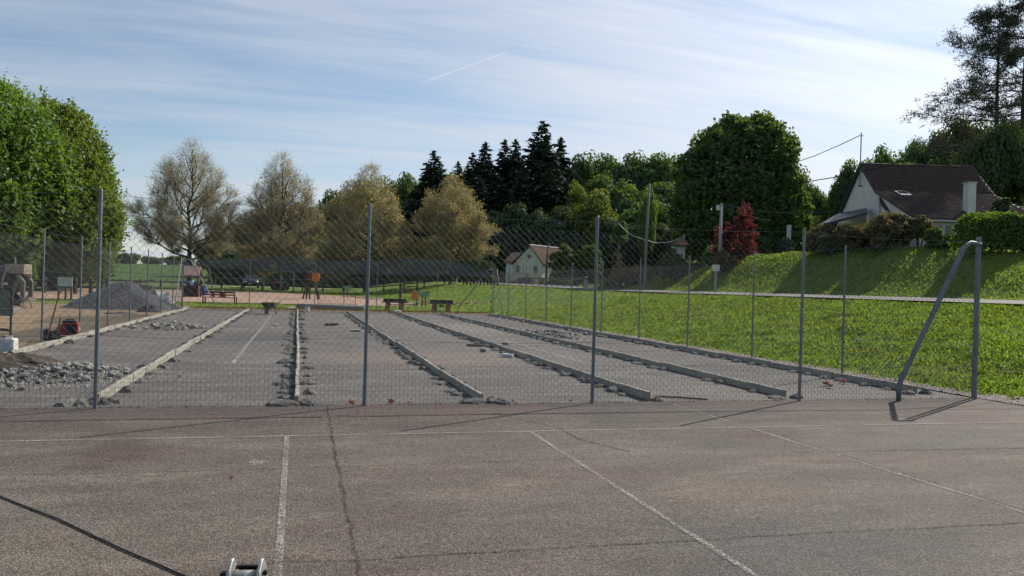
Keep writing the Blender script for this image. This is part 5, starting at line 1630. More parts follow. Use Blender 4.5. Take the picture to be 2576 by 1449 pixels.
# red generator
def generator():
    d = 18.9; k = d / F; p = at(170, 848, d)
    e = empty('red_generator', (p[0], p[1], 0), -YAW + .35, 'faded red portable machine with dark top beside the left fence', 'generator')
    MB().prism([(-.24, -.16, .05), (.24, -.16, .05), (.24, -.16, .34), (-.08, -.16, .34), (-.24, -.16, .20)], (0, .32, 0)).build('housing', MT['redpaint'], e, bevel=.015)
    MB().box((.10, -.163, .20), (.20, .008, .22)).build('louver_panel', MT['darksteel'], e)
    MB().box((.247, .02, .18), (.008, .08, .07)).build('label_plate', MT['white'], e)
    MB().box((.05, 0, .365), (.30, .26, .05)).build('engine_cover', MT['darksteel'], e, bevel=.015)
    MB().tube([(-.05, 0, .38), (-.02, 0, .42), (.12, 0, .42), (.16, 0, .38)], .014, 6).build('handle', MT['black'], e)
    for s in (-.17, .17):
        MB().lathe([(.03, -.02), (.08, -.02), (.08, .02), (.03, .02)], (-.24, s, .08), 14, 'Y').build('wheel', MT['black'], e)
    MB().box((.2, 0, .025), (.04, .3, .05)).build('foot', MT['black'], e)
generator()
def tool(lab, a, b, blade):
    e = empty(blade, (a[0], a[1], 0), 0, lab, 'tool')
    v = np.array(b) - np.array(a)
    MB().tube([(0, 0, .02), tuple(v * .5), tuple(v)], .016, 7).build('handle', MT['wood_log'], e)
    if blade == 'shovel':
        MB().prism([(-.10, -.02, .0), (.10, -.02, .0), (.11, -.01, .2), (.0, 0, .28), (-.11, -.01, .2)], (0, .012, 0)).build('blade', MT['darksteel'], e)
    else:
        MB().box((0, 0, .03), (.36, .03, .04)).build('head', MT['darksteel'], e)
tool('long handled shovel leaning on the left fence', at(117, 862, 17.6), at(150, 738, 17.25), 'shovel')
tool('short handled rake leaning on the left fence behind the red machine', at(139, 855, 17.9), at(153, 797, 17.5), 'rake')
# plank along the yard
a = at(70, 880, 16.0); b2 = at(110, 868, 17.0)
o = MB().box((0, 0, .03), (.08, 2.2, .05)).build('yellow_plank', MT['wood_log'], loc=(-5.42, 17.6, 0), rot=(0, 0, .05)); tag(o, 'yellowish plank lying on the dirt just outside the left fence', 'plank')
# blank white board on posts
def blank_board():
    d = 45; k = d / F; p = spot(160, d)
    e = empty('notice_board', p, -YAW, 'blank whitish board on two dark posts before the low rail fence on the left', 'notice board')
    Z = lambda y: EYE + (hor(163) - y) * k - p[2]
    MB().box((3 * k, -.03, (Z(697) + Z(720)) / 2), (37 * k, .03, 23 * k)).build('panel', MT['render2'], e)
    for px in (-14, 4, 18):
        MB().box((px * k, .03, Z(694) / 2), (.08, .08, Z(694))).build('post', MT['wood_dark'], e)
    MB().box((0, .02, Z(676)), (.5, .05, .06)).build('crossbar', MT['wood_grey'], e)
blank_board()
# broken bricks heap
e = empty('brick_heap', (-11.35, 36.4, 0), 0, 'scattered heap of broken reddish bricks at the foot of the pale sand pile', 'brick heap')
r = np.random.default_rng(17)
bk = MB().box((0, 0, 0), (.20, .10, .065)).mesh('brick', MT['brick'], bevel=.006)
for i in range(26):
    link('brick', bk, e, loc=(r.normal() * .35, r.normal() * .25, .035 + abs(r.normal()) * .07), rot=(r.uniform(-.4, .4), r.uniform(-.4, .4), r.uniform(0, 6.28)), scale=r.uniform(.6, 1))
# timber stakes pile behind the gravel
d = 43.0
p = spot(345, d)
e = empty('timber_palisade', p, -YAW, 'ragged dark timber stakes and boards stacked behind the large gravel cone', 'timber pile')
r = random.Random(9)
for i in range(34):
    px = 292 + i * 3.3
    hgt = (738 - ((690 if px < 328 else 702) + r.uniform(0, 8) if px < 350 else 691 + (px - 350) * .35 + r.uniform(0, 16))) * d / F + .1
    MB().box(((px - 345) * d / F, r.uniform(-.3, .3), hgt / 2), (r.uniform(.07, .11), .06, max(.3, hgt)), r.uniform(-.4, .4), 0, r.uniform(-.12, .12)).build('stake', MT['wood_dark'], e)
for i in range(5):
    MB().box((-.3 + .2 * i, -.35, .3 + .22 * i), (2.0 - .2 * i, .06, .13), r.uniform(-.1, .1), 0, r.uniform(-.2, .2)).build('board', MT['wood_grey'], e)

# ------------------------------------------------------------------ behind the far fence
def local(px, d, ybase=None):
    """frame at depth d: ground point, metres per pixel, height of a picture row above that ground"""
    p = spot(px, d)
    k = d / F
    return p, k, (lambda y: EYE + (hor(px) - y) * k - p[2]), (lambda x: (x - px) * k)
# slatted bench
p, k, Z, X = local(550, 45.5)
e = empty('slatted_bench', p, -YAW + .08, 'dark red brown wooden bench with open slatted back behind the far fence', 'bench')
bw = 77 * k
for s in (-1, 1):
    MB().box((s * bw / 2, 0, .36), (.06, .07, .74)).build('leg', MT['wood_red'], e)
    MB().box((s * bw / 2, .42, .20), (.06, .07, .42)).build('leg', MT['wood_red'], e)
for z, h in ((.68, .09), (.54, .08)):
    MB().box((0, -.02, z), (bw - .04, .035, h)).build('back_slat', MT['wood_red'], e)
for i in range(4):
    MB().box((0, .06 + i * .115, .385), (bw - .04, .095, .035)).build('seat_slat', MT['wood_red'], e)
# roll of grey felt
a = E_(750, 779); b = E_(907, 779)
L = math.hypot(b[0] - a[0], 1.2)
e = empty('felt_roll', ((a[0] + b[0]) / 2, 42.6, 0), -YAW + .05, 'long grey roll of felt lying on the grass behind the far fence', 'roll')
MB().lathe([(.10, -L / 2), (.14, -L / 2 + .01), (.14, L / 2 - .01), (.10, L / 2)], (0, 0, .14), 16, 'X').build('roll', MT['roll'], e, smooth=True)
m = MB()
for i in range(40):
    t = i * .45; q = .02 + .0065 * i * .45
    m.add([], [])
m = MB(); m.lathe([(.04, -L / 2 - .05), (.04, -L / 2 + .1)], (0, 0, .14), 10, 'X'); m.build('core', MT['wood_grey'], e)
o = link('white_sheet', STONES[5].copy(), None, (a[0] - .35, 42.4, .06), (0, 0, .4), (.5, .3, .25)); o.data.materials[0] = MT['bag']; tag(o, 'small crumpled white sheet at the left end of the felt roll', 'sheet')
# two rustic benches on split logs
def rustic(px0, px1, d, lab, boots):
    pc = (px0 + px1) / 2
    p, k, Z, X = local(pc, d)
    e = empty('rustic_bench', p, -YAW - .05, lab, 'bench', 'rustic benches behind the far fence')
    wd = (px1 - px0) * k
    MB().box((.02, -.05, .47), (wd, .36, .06)).build('seat', MT['slate'], e, bevel=.01)
    MB().box((-.04, .16, .57), (wd * .88, .05, .17)).build('backrest', MT['wood_dark'], e, bevel=.008)
    for s in (-1, 1):
        for q in (-1, 1):
            MB().tube([(s * wd * .27 + q * .06, -.08 + q * .05, -.05), (s * wd * .26 + q * .05, -.06 + q * .04, .44)], [.085, .075], 9).build('log_leg', MT['wood_log'], e)
    MB().tube([(-wd * .26, 0, .33), (wd * .26, 0, .32)], .022, 6).build('stretcher', MT['wood_dark'], e)
    return e, p, k
rustic(960, 1026, 42.6, 'rustic bench on log legs left of the other, its dark plank back bare', False)
e, p, k = rustic(1077, 1144, 42.9, 'rustic bench on log legs with dark gloves hanging from its seat', True)
for i, dx in enumerate((-.06, .07)):
    m = MB().tube([(0, 0, .45), (0, -.02, .36), (.01, -.03, .27)], [.03, .05, .035], 7)
    o = m.build('hanging_glove', MT['black'], loc=(p[0] + dx * R0[0] - .22 * H0[0], p[1] + dx * R0[1] - .22 * H0[1], .0)); tag(o, ['left dark glove hanging from the front of the right rustic bench', 'right dark glove hanging from the front of the right rustic bench'][i], 'glove', 'gloves on the bench')
# crowd barrier
p, k, Z, X = local(847, 46.5)
e = empty('crowd_barrier', p, -YAW + .12, 'thin rusty crowd barrier with upright bars before the playground sand', 'barrier')
bw = 92 * k
MB().tube([(-bw / 2, 0, 0), (-bw / 2, 0, .86), (-bw / 2 + .06, 0, .95), (bw / 2 - .06, 0, 1.02), (bw / 2, 0, .93), (bw / 2, 0, 0)], .02, 6).build('frame', MT['wood_red'], e)
MB().tube([(-bw / 2, 0, .18), (bw / 2, 0, .18)], .012, 5).build('lower_rail', MT['wood_red'], e)
bar = MB().tube([(0, 0, .18), (0, 0, .98)], .007, 4).mesh('bar', MT['wood_red'])
for i in range(1, 15):
    link('bar', bar, e, loc=(-bw / 2 + bw * i / 15, 0, 0))
# wheelbarrow on the court
x, y = E_(677, 790)
e = empty('wheelbarrow', (x, y, 0), -YAW + .1, 'dusty wheelbarrow standing at the far end of the court, wheel towards the camera', 'wheelbarrow')
top = [(-.30, -.36), (.30, -.36), (.33, .42), (-.33, .42)]; bot = [(-.16, -.16), (.16, -.16), (.22, .34), (-.22, .34)]
m = MB(); m.add([(a_, b_, .50) for a_, b_ in top] + [(a_, b_, .27) for a_, b_ in bot] + [(a_ * .94, b_ * .94, .49) for a_, b_ in top] + [(a_ * .94, b_ * .94, .29) for a_, b_ in bot],
    [(0, 1, 5, 4), (1, 2, 6, 5), (2, 3, 7, 6), (3, 0, 4, 7), (4, 5, 6, 7), (8, 12, 13, 9), (9, 13, 14, 10), (10, 14, 15, 11), (11, 15, 12, 8), (15, 14, 13, 12), (0, 8, 9, 1), (1, 9, 10, 2), (2, 10, 11, 3), (3, 11, 8, 0)])
m.build('tray', MT['barrow'], e)
MB().lathe([(.05, -.035), (.16, -.035), (.175, 0), (.16, .035), (.05, .035)], (0, -.44, .175), 18, 'X').build('wheel', MT['black'], e)
for s in (-1, 1):
    MB().tube([(s * .05, -.46, .18), (s * .20, -.1, .25), (s * .25, .5, .40), (s * .28, .95, .56)], .017, 6).build('handle', MT['darksteel'], e)
    MB().tube([(s * .22, .15, .29), (s * .24, .24, .0)], .016, 6).build('leg', MT['darksteel'], e)
    MB().box((s * .1, -.1, .22), (.06, .3, .04)).build('support', MT['white'], e)
# play hut
p, k, Z, X = local(483, 57)
e = empty('play_hut', p, -YAW + .15, 'wooden play hut with faded pink roof and dark plank walls', 'play hut')
w_, zt, ze = 37 * k, Z(674), Z(690)
for sx in (-1, 1):
    for sy in (-1, 1):
        MB().box((sx * w_ * .46, sy * .5, ze / 2), (.09, .09, ze)).build('post', MT['wood_dark'], e)
MB().prism([(-w_ * .55, -.75, ze - .05), (-w_ * .55, 0, zt + .15), (-w_ * .55, .75, ze - .05), (-w_ * .55, .72, ze - .11), (-w_ * .55, 0, zt + .08), (-w_ * .55, -.72, ze - .11)], (w_ * 1.1, 0, 0)).build('roof', MT['pinkroof'], e)
for j in range(5):
    MB().box((-w_ * .37 + j * w_ * .185, -.46, .42), (w_ * .175, .03, .72)).build('plank', MT['wood_dark'], e)
MB().box((0, -.46, ze * .86), (w_ * .9, .04, .10)).build('beam', MT['wood_grey'], e)
MB().box((0, -.47, .83), (w_ * .95, .10, .06)).build('counter', MT['wood_grey'], e)
MB().box((0, .46, .5), (w_ * .9, .03, .9)).build('rear_wall', MT['wood_dark'], e)
MB().box((w_ * .44, 0, .45), (.03, .9, .75)).build('side_wall', MT['wood_red'], e)
bz = p[2]
def inhut(lx, ly):
    c, s = math.cos(-YAW + .15), math.sin(-YAW + .15)
    return (p[0] + lx * c - ly * s, p[1] + lx * s + ly * c)
for i, lx in enumerate((-.18, .34)):
    m = MB(); m.lathe([(.15, 0), (.17, .15), (.11, .27), (.05, .30)], n=12); q = inhut(lx, -.44)
    o = m.build('blue_tub', MT['blue'], loc=(q[0], q[1], bz + .86)); tag(o, ['blue plastic tub on the left of the play hut counter', 'blue plastic tub on the right of the play hut counter'][i], 'tub')
m = MB(); m.lathe([(.08, 0), (.15, .08), (.16, .24), (.06, .36)], n=12); q = inhut(.1, -.46)
o = m.build('pale_canister', MT['paleblue'], loc=(q[0], q[1], bz + .86)); tag(o, 'pale round plastic canister between the blue tubs in the play hut', 'canister')
p2, k2, Z2, X2 = local(508, 59)
m = MB().box((0, 0, .42), (.62, .5, .66)).box((0, 0, .78), (.66, .54, .06)); o = m.build('blue_bin', MT['blue'], loc=p2, rot=(0, 0, -.4)); tag(o, 'blue plastic bin standing right of the play hut', 'bin')
MB().box((0, -.27, .3), (.1, .02, .2)).build('sticker', MT['white'], o)
# seesaw behind the bench
p, k, Z, X = local(545, 58)
e = empty('seesaw', p, -YAW, 'seesaw with faded red seats behind the slatted bench', 'seesaw')
MB().tube([(-.3, 0, .5), (-.62, 0, 2.1)], .045, 7).build('pole', MT['wood_grey'], e)
MB().box((.1, 0, .33), (1.1, .12, .06)).build('plank', MT['wood_dark'], e)
MB().prism([(-.42, -.12, .02), (-.14, -.12, .02), (-.2, -.12, .36), (-.34, -.12, .52)], (0, .24, 0)).build('seat', MT['redpaint'], e)
MB().prism([(.22, -.12, .02), (.66, -.12, .02), (.64, -.12, .32), (.5, -.12, .38), (.40, -.12, .55), (.26, -.12, .36)], (0, .24, 0)).build('seat', MT['redpaint'], e)
# swing frame
p, k, Z, X = local(700, 74)
e = empty('swing_frame', p, -YAW, 'tall wooden swing frame of three posts and a top beam before the trailer', 'swing frame')
for px in (662, 706, 738):
    MB().tube([(X(px), 0, -.1), (X(px), 0, Z(682))], .075, 8).build('post', MT['wood_grey'], e)
MB().tube([(X(658), 0, Z(681)), (X(742), 0, Z(684))], .07, 8).build('beam', MT['wood_grey'], e)
# trailer
p, k, Z, X = local(702, 84)
e = empty('flat_trailer', p, -YAW, 'small dark flat trailer with bundles on it parked behind the rail fence', 'trailer')
MB().box((0, 0, .62), (1.8, 1.0, .14)).build('bed', MT['darksteel'], e)
MB().box((-.65, 0, .85), (.35, .9, .35)).build('box', MT['redpaint'], e)
MB().box((.1, 0, .82), (.9, .8, .26)).build('load', MT['wood_grey'], e, bevel=.05)
for s in (-.45, .65):
    MB().lathe([(.1, -.08), (.3, -.08), (.3, .08), (.1, .08)], (s, -.45, .31), 16, 'Y').build('wheel', MT['black'], e)
    MB().lathe([(.1, -.08), (.3, -.08), (.3, .08), (.1, .08)], (s, .45, .31), 16, 'Y').build('wheel', MT['black'], e)
MB().tube([(-.9, 0, .55), (-1.5, 0, .42)], .04, 6).build('drawbar', MT['darksteel'], e)
# climbing frame with orange disc
p, k, Z, X = local(786, 60)
e = empty('climbing_frame', p, -YAW, 'wooden climbing frame on splayed legs with an orange spotted disc', 'climbing frame')
for (x0, y0, x1, y1, dy) in ((766, 737, 775, 684, -.3), (776, 753, 784, 690, -.5), (795, 733, 786, 690, .4), (763, 737, 772, 690, .5), (777, 735, 779, 686, .1), (806, 750, 795, 702, -.4), (799, 748, 790, 702, .4)):
    MB().tube([(X(x0), dy * 1.6, -.05), (X(x1), dy * .3, Z(y1))], .06, 7).build('leg', MT['wood_dark'], e)
MB().box((X(777), 0, Z(690)), (.30, .5, .5), 0, 0, .5).build('saddle', MT['wood_red'], e, bevel=.05)
MB().tube([(X(768), 0, Z(710)), (X(804), 0, Z(708))], .05, 7).build('crossbar', MT['wood_dark'], e)
m = MB(); m.lathe([(.34, -.03), (.36, 0), (.34, .03)], (X(794), -.2, Z(697)), 20, 'Y'); m.build('disc', MT['orange'], e)
m = MB(); m.lathe([(.28, -.03), (.30, 0), (.28, .03)], (X(783), -.1, Z(697)), 16, 'Y'); m.build('disc', MT['orange'], e)
for (px, y) in ((795, 689), (786, 692)):
    m = MB(); m.lathe([(.055, -.045), (.055, 0)], (X(px), -.2, Z(y)), 10, 'Y'); m.build('spot', MT['wood_dark'], e)
# low frame right
p, k, Z, X = local(1029, 55)
e = empty('rope_climber', p, -YAW, 'dark post and rail climbing frame standing on the sand behind the rustic benches', 'climbing frame')
for px, dy in ((1004, .25), (1009, -.35), (1047, .2), (1050, -.3)):
    MB().tube([(X(px), dy, -.1), (X(px), dy, Z(707))], .055, 7).build('post', MT['wood_dark'], e)
for y in (711, 720, 730, 737):
    MB().tube([(X(1003), 0, Z(y)), (X(1052), 0, Z(y))], .035, 6).build('rail', MT['wood_dark'], e)
# spring riders
p, k, Z, X = local(1042, 52)
e = empty('orange_spring_rider', p, -YAW, 'orange figure shaped panel of a small playground rider', 'spring rider')
MB().lathe([(.21, -.02), (.23, 0), (.21, .02)], (0, 0, Z(746)), 18, 'Y').build('body', MT['orange'], e)
MB().lathe([(.13, -.02), (.15, 0), (.13, .02)], (0, 0, Z(735)), 16, 'Y').build('head', MT['orange'], e)
MB().tube([(0, 0, -.05), (0, 0, .2)], .05, 8).build('spring', MT['darksteel'], e)
def sail(px, d, x0, x1, ytop, ybot, lab):
    p, k, Z, X = local(px, d)
    e = empty('green_rider', p, -YAW, lab, 'spring rider')
    pts = [(X(x0), Z(ytop)), (X(x0 + (x1 - x0) * .3), Z(ytop + 2)), (X(x0 + (x1 - x0) * .65), Z(ytop - 1)), (X(x1), Z(ytop)), (X(x0 + (x1 - x0) * .78), Z(ybot)), (X(x0 + (x1 - x0) * .45), Z(ybot + 1)), (X(x0 + (x1 - x0) * .22), Z(ybot - 4))]
    MB().prism([(a, -.03, b) for a, b in pts], (0, .05, 0)).build('panel', MT['greensail'], e)
    MB().tube([(X(px - 3), .05, -.05), (X(px - 3), .05, Z(ybot - 4))], .05, 8).build('spring', MT['wood_red'], e)
    MB().tube([(X(px + 5), .05, -.05), (X(px + 4), .05, Z(ybot - 4))], .05, 8).build('spring', MT['wood_red'], e)
sail(868, 66, 857, 885, 719, 728, 'pale green boat shaped panel standing on the grass behind the crowd barrier')
sail(1065, 52.5, 1043, 1084, 733, 747, 'pale green boat shaped panel beside the orange figure behind the benches')
# barrier tape
pts = [(866, 742, 47), (905, 748, 46.5), (950, 752, 46), (1000, 756, 45.5), (1060, 758, 45), (1090, 758, 45), (1130, 760, 45), (1165, 763, 45), (1200, 761, 44), (1236, 757, 42)]
P = [at(*q) for q in pts]
vs = [tuple(q) for q in P] + [(q[0], q[1], q[2] - .05) for q in P]
n = len(P)
m = MB(); m.add(vs, [(i, i + 1, n + i + 1, n + i) for i in range(n - 1)]); o = m.build('barrier_tape', MT['tape']); tag(o, 'red and white barrier tape strung across the grass behind the far fence', 'tape')
for q in (0, 4, 9):
    s = tzf(P[q][0], P[q][1])
    m = MB().tube([(0, 0, -.1), (0, 0, P[q][2] - s + .05)], .015, 5); o = m.build('tape_stake', MT['wood_red'], loc=(P[q][0], P[q][1] + .03, s)); tag(o, ['thin stake holding the left end of the barrier tape', 'thin stake holding the barrier tape between the rustic benches', 'thin stake holding the right end of the barrier tape'][(0, 4, 9).index(q)], 'stake')
# low rail fence along the field
e = empty('low_rail_fence', spot(330, 90), 0, 'long low dark timber rail fence between the playground and the green field', 'fence')
bx = np.array(e.location)
px = 200
prev = None
while px < 1160:
    q = spot(px, 84)
    MB().box((q[0] - bx[0], q[1] - bx[1], q[2] - bx[2] + .28), (.14, .14, .75), -YAW).build('post', MT['wood_dark'], e)
    if prev is not None:
        MB().tube([(prev[0] - bx[0], prev[1] - bx[1], prev[2] - bx[2] + .50), (q[0] - bx[0], q[1] - bx[1], q[2] - bx[2] + .50)], .065, 6).build('rail', MT['wood_dark'], e)
    prev = q; px += 51
pm_ = MB().box((0, 0, .22), (.15, .15, .62)).mesh('bollard', MT['wood_dark'])
for i, px in enumerate(np.linspace(1166, 1252, 11)):
    q = spot(float(px), 80 - i * .4)
    o = link('wooden_bollard', pm_, None, q, (0, 0, .2 * i)); tag(o, ORD[i] + ' from the left of the short dark posts climbing the lawn', 'post', 'short posts climbing the lawn')
q = spot(1149, 78); m = MB().tube([(0, 0, -.1), (0, 0, .75), (.06, 0, .86)], .05, 6); o = m.build('white_post', MT['white'], loc=q); tag(o, 'thin white post among the dark posts before the golden plane tree', 'post')
# left rail fence in the yard
e = empty('yard_rail_fence', spot(120, 56), 0, 'heavy dark timber rail fence below the big green trees on the left', 'fence')
bx = np.array(e.location); prev = None
for px in (40, 77, 112, 150, 189, 228, 268):
    q = spot(px, 56)
    MB().box((q[0] - bx[0], q[1] - bx[1], q[2] - bx[2] + .5), (.2, .2, 1.25), -YAW).build('post', MT['wood_dark'], e)
    if prev is not None:
        for hz in (.85, .48):
            MB().tube([(prev[0] - bx[0], prev[1] - bx[1], prev[2] - bx[2] + hz), (q[0] - bx[0], q[1] - bx[1], q[2] - bx[2] + hz)], .06, 6).build('rail', MT['wood_dark'], e)
    prev = q

# parked car
p, k, Z, X = local(631, 90)
e = empty('parked_car', p, -YAW + .318, 'dark blue hatchback parked facing the camera behind the rail fence', 'car')
secs = [(-1.95, .62, .30, .62, .55), (-1.85, .80, .22, .80, .70), (-1.1, .86, .20, .96, .80), (-.75, .87, .20, 1.0, .80), (1.2, .87, .20, 1.02, .80), (1.9, .84, .24, .95, .78), (2.0, .74, .32, .80, .65)]
m = MB(); vs = []
for (yy, hw, zb, zt, tw) in secs:
    vs += [(-hw * .92, yy, zb), (-hw, yy, zb + .25), (-hw * .98, yy, zt - .18), (-tw * hw / .87, yy, zt), (tw * hw / .87, yy, zt), (hw * .98, yy, zt - .18), (hw, yy, zb + .25), (hw * .92, yy, zb)]
fs = []
for i in range(len(secs) - 1):
    for j in range(8):
        fs.append((i * 8 + j, i * 8 + (j + 1) % 8, (i + 1) * 8 + (j + 1) % 8, (i + 1) * 8 + j))
fs += [tuple(range(7, -1, -1)), tuple((len(secs) - 1) * 8 + j for j in range(8))]
m.add(vs, fs); m.build('body', MT['carblue'], e, smooth=True)
m = MB(); vs = []
for (yy, hw, z) in ((-.80, .78, .985), (-.15, .62, 1.46), (1.15, .60, 1.46), (1.85, .72, .97)):
    vs += [(-hw, yy, z), (hw, yy, z)]
vs += [(-.80, -.7, .96), (.80, -.7, .96), (-.80, 1.7, .96), (.80, 1.7, .96)]
m.add(vs, [(0, 1, 3, 2), (2, 3, 5, 4), (4, 5, 7, 6), (8, 0, 2, 4, 6, 10), (1, 9, 11, 7, 5, 3), (8, 9, 1, 0), (10, 6, 7, 11)]); m.build('cabin', MT['carblue'], e)
MB().add([(-.68, -.745, 1.04), (.68, -.745, 1.04), (.56, -.25, 1.405), (-.56, -.25, 1.405)], [(0, 1, 2, 3)]).build('windscreen', MT['glass'], e)
for s in (-1, 1):
    MB().add([(s * .795, -.45, 1.03), (s * .765, 1.3, 1.03), (s * .63, 1.1, 1.40), (s * .64, -.1, 1.40)], [(0, 1, 2, 3)]).build('side_window', MT['glass'], e)
    MB().box((s * .60, -1.84, .70), (.34, .10, .15)).build('headlight', MT['chrome'], e, bevel=.02)
    MB().box((s * .98, -.55, 1.02), (.18, .10, .13)).build('mirror', MT['carblue'], e, bevel=.02)
    for yy in (-1.2, 1.25):
        w2 = MB().lathe([(.18, -.1), (.31, -.1), (.32, 0), (.31, .1), (.18, .1)], (s * .76, yy, .31), 18, 'X').build('wheel', MT['black'], e)
        MB().lathe([(.05, -.02), (.19, -.02), (.19, .02), (.05, .02)], (s * .855, yy, .31), 14, 'X').build('rim', MT['chrome'], w2)
MB().box((0, -1.93, .62), (.75, .06, .10)).build('grille', MT['darksteel'], e)
MB().box((0, -1.95, .38), (1.2, .06, .16)).build('bumper', MT['darksteel'], e)
MB().box((0, -1.99, .48), (.50, .02, .11)).build('number_plate', MT['white'], e)

# ------------------------------------------------------------------ roofs of stepped tile courses
def tiled(name, mat, A, B, C, D, courses, cols, parent, th=.03):
    """A-B ridge left to right, D-C eave left to right; every tile a piece of its own, lapped over the one below"""
    A, B, C, D = [np.array(q, float) for q in (A, B, C, D)]
    nrm = np.cross(B - A, D - A); nrm /= np.linalg.norm(nrm)
    if nrm[2] < 0: nrm = -nrm
    V, Fc = [], []
    r = np.random.default_rng(courses * 7 + cols)
    for i in range(courses):
        f0, f1 = i / courses, (i + 1.12) / courses
        f1 = min(f1, 1.02)
        for j in range(cols):
            o = .5 * (i % 2)
            u0, u1 = (j - o) / cols, (j + 1 - o) / cols - .0006
            u0, u1 = max(0, u0), min(1, u1)
            if u1 - u0 < 1e-3: continue
            def pt(u, f, h):
                L = A + (D - A) * f; R_ = B + (C - B) * f
                return L + (R_ - L) * u + nrm * h
            h0 = .004 + r.random() * .006; h1 = th + r.random() * .012
            b = len(V)
            V += [pt(u0, f0, h0), pt(u1, f0, h0), pt(u1, f1, h1), pt(u0, f1, h1), pt(u1, f1, h1 - .02), pt(u0, f1, h1 - .02)]
            Fc += [(b, b + 1, b + 2, b + 3), (b + 3, b + 2, b + 4, b + 5)]
    o = link(name, np_mesh(name, np.array(V), np.array(Fc), mat), parent)
    o['kind'] = 'stuff'
    return o
# ---- the brown roofed house on the right
def house():
    d0 = 50.0
    apex = at(2166, 414, d0)
    xr = (apex - EYEP) @ R0
    zf = 3.75
    e = empty('brown_roofed_house', (apex[0], apex[1], 0), -YAW, 'white rendered house with steep dark brown tiled roof behind the bronze shrubs', 'house')
    # local: x along the ridge (right), y away from the camera
    prof = [(4.2, 5.9), (3.0, 7.0), (0, apex[2]), (-2.3, 7.84), (-5.6, 6.48), (-7.2, 5.80)]
    Lh = 7.0
    # walls: gables as prisms, inset under the tiles
    gab = [(4.0, zf - .6), (4.0, 5.95)] + [(y, z - .12) for y, z in prof[1:4]] + [(-5.4, 6.42), (-6.9, 5.72), (-6.9, zf - .6)]
    MB().prism([(.10, y, z) for y, z in gab], (.25, 0, 0)).build('gable_wall', MT['render'], e)
    MB().prism([(Lh - .35, y, z) for y, z in gab], (.25, 0, 0)).build('gable_wall', MT['render'], e)
    MB().box((Lh / 2, -6.78, (zf - .6 + 5.66) / 2), (Lh - .72, .22, 5.66 - zf + .6)).build('front_wall', MT['render'], e)
    MB().box((Lh / 2, 3.88, (zf - .6 + 5.8) / 2), (Lh - .72, .22, 5.8 - zf + .6)).build('rear_wall', MT['render'], e)
    rf = MB()
    for (a, b) in zip(prof[:-1], prof[1:]):
        rf.add([(-.12, a[0], a[1] - .03), (Lh + .1, a[0], a[1] - .03), (Lh + .1, b[0], b[1] - .03), (-.12, b[0], b[1] - .03),
                (-.12, a[0], a[1] - .11), (Lh + .1, a[0], a[1] - .11), (Lh + .1, b[0], b[1] - .11), (-.12, b[0], b[1] - .11)],
               [(0, 1, 2, 3), (7, 6, 5, 4), (0, 3, 7, 4), (1, 5, 6, 2), (0, 4, 5, 1), (3, 2, 6, 7)])
    roof = rf.build('roof', MT['slate'], e)
    for (a, b), c in zip(zip(prof[:-1], prof[1:]), (7, 18, 15, 17, 9)):
        if a[0] > b[0] and a[0] <= .1 or True:
            tiled('tile', MT['tile_brown'], (-.15, a[0], a[1]) if a[0] <= 0 else (-.15, b[0], b[1]), (Lh + .13, a[0], a[1]) if a[0] <= 0 else (Lh + .13, b[0], b[1]),
                  (Lh + .13, b[0], b[1]) if a[0] <= 0 else (Lh + .13, a[0], a[1]), (-.15, b[0], b[1]) if a[0] <= 0 else (-.15, a[0], a[1]), c, 34, roof)
    m = MB()
    for i in range(20):
        m.tube([(-.12 + i * .36, 0, apex[2] + .02), (.25 + i * .36, 0, apex[2] + .03)], .09, 8)
    m.build('ridge_tiles', MT['tile_brown'], roof)['kind'] = 'stuff'
    # skylight
    k = 47.2 / F
    sx = ((2266 - CX) * 47.2 / F) - xr
    yy, zz = -2.45, 7.84 - .15 * (1.36 / 3.3)
    def sl(y): return 7.84 + (y + 2.3) * (1.36 / 3.3)
    s = MB().add([(sx - .34, -2.35, sl(-2.35) + .08), (sx + .34, -2.35, sl(-2.35) + .08), (sx + .34, -3.2, sl(-3.2) + .08), (sx - .34, -3.2, sl(-3.2) + .08),
                  (sx - .34, -2.35, sl(-2.35) - .1), (sx + .34, -2.35, sl(-2.35) - .1), (sx + .34, -3.2, sl(-3.2) - .1), (sx - .34, -3.2, sl(-3.2) - .1)],
                 [(0, 1, 2, 3), (0, 3, 7, 4), (1, 5, 6, 2), (3, 2, 6, 7), (0, 4, 5, 1)]).build('skylight', MT['slate'], roof)
    MB().quad((sx - .26, -2.44, sl(-2.44) + .085), (sx + .26, -2.44, sl(-2.44) + .085), (sx + .26, -3.1, sl(-3.1) + .085), (sx - .26, -3.1, sl(-3.1) + .085)).build('skylight_glass', MT['skyglass'], roof)
    # chimney on the front slope
    cx = (2434.5 - CX) * 44 / F - xr
    MB().box((cx, -5.9, (5.9 + 7.95) / 2), (.44, .5, 7.95 - 5.9)).build('chimney', MT['render'], roof)
    MB().box((cx, -5.9, 7.97), (.52, .58, .06)).build('chimney_cap', MT['render2'], roof)
    # small porch gable piece beside the verge
    MB().prism([(.0, -2.5, 7.55), (.0, -4.3, 6.15), (.0, -4.4, 5.95), (.0, -2.9, 6.95)], (.09, 0, 0)).build('verge_board', MT['wood_dark'], e)
    MB().box((.02, -2.62, 6.0), (.09, .12, 3.4)).build('downpipe', MT['render2'], e)
    # lean-to on the gable
    q = [at(2108, 537, 52.5), at(2181, 523, 48.6), at(2181, 534, 47.6), at(2058, 566, 50.5)]
    l = [((p - EYEP) @ R0 - xr, (p - np.array([0, 0, 0])) @ H0 - apex @ H0, p[2]) for p in q]
    top = [(.06, 3.2, 7.0 - 0.05), (.06, -1.7, 6.75), (-1.1, -2.1, 6.25), (-1.9, 2.0, 5.95)]
    top = [(min(.08, a), b, c) for a, b, c in l]
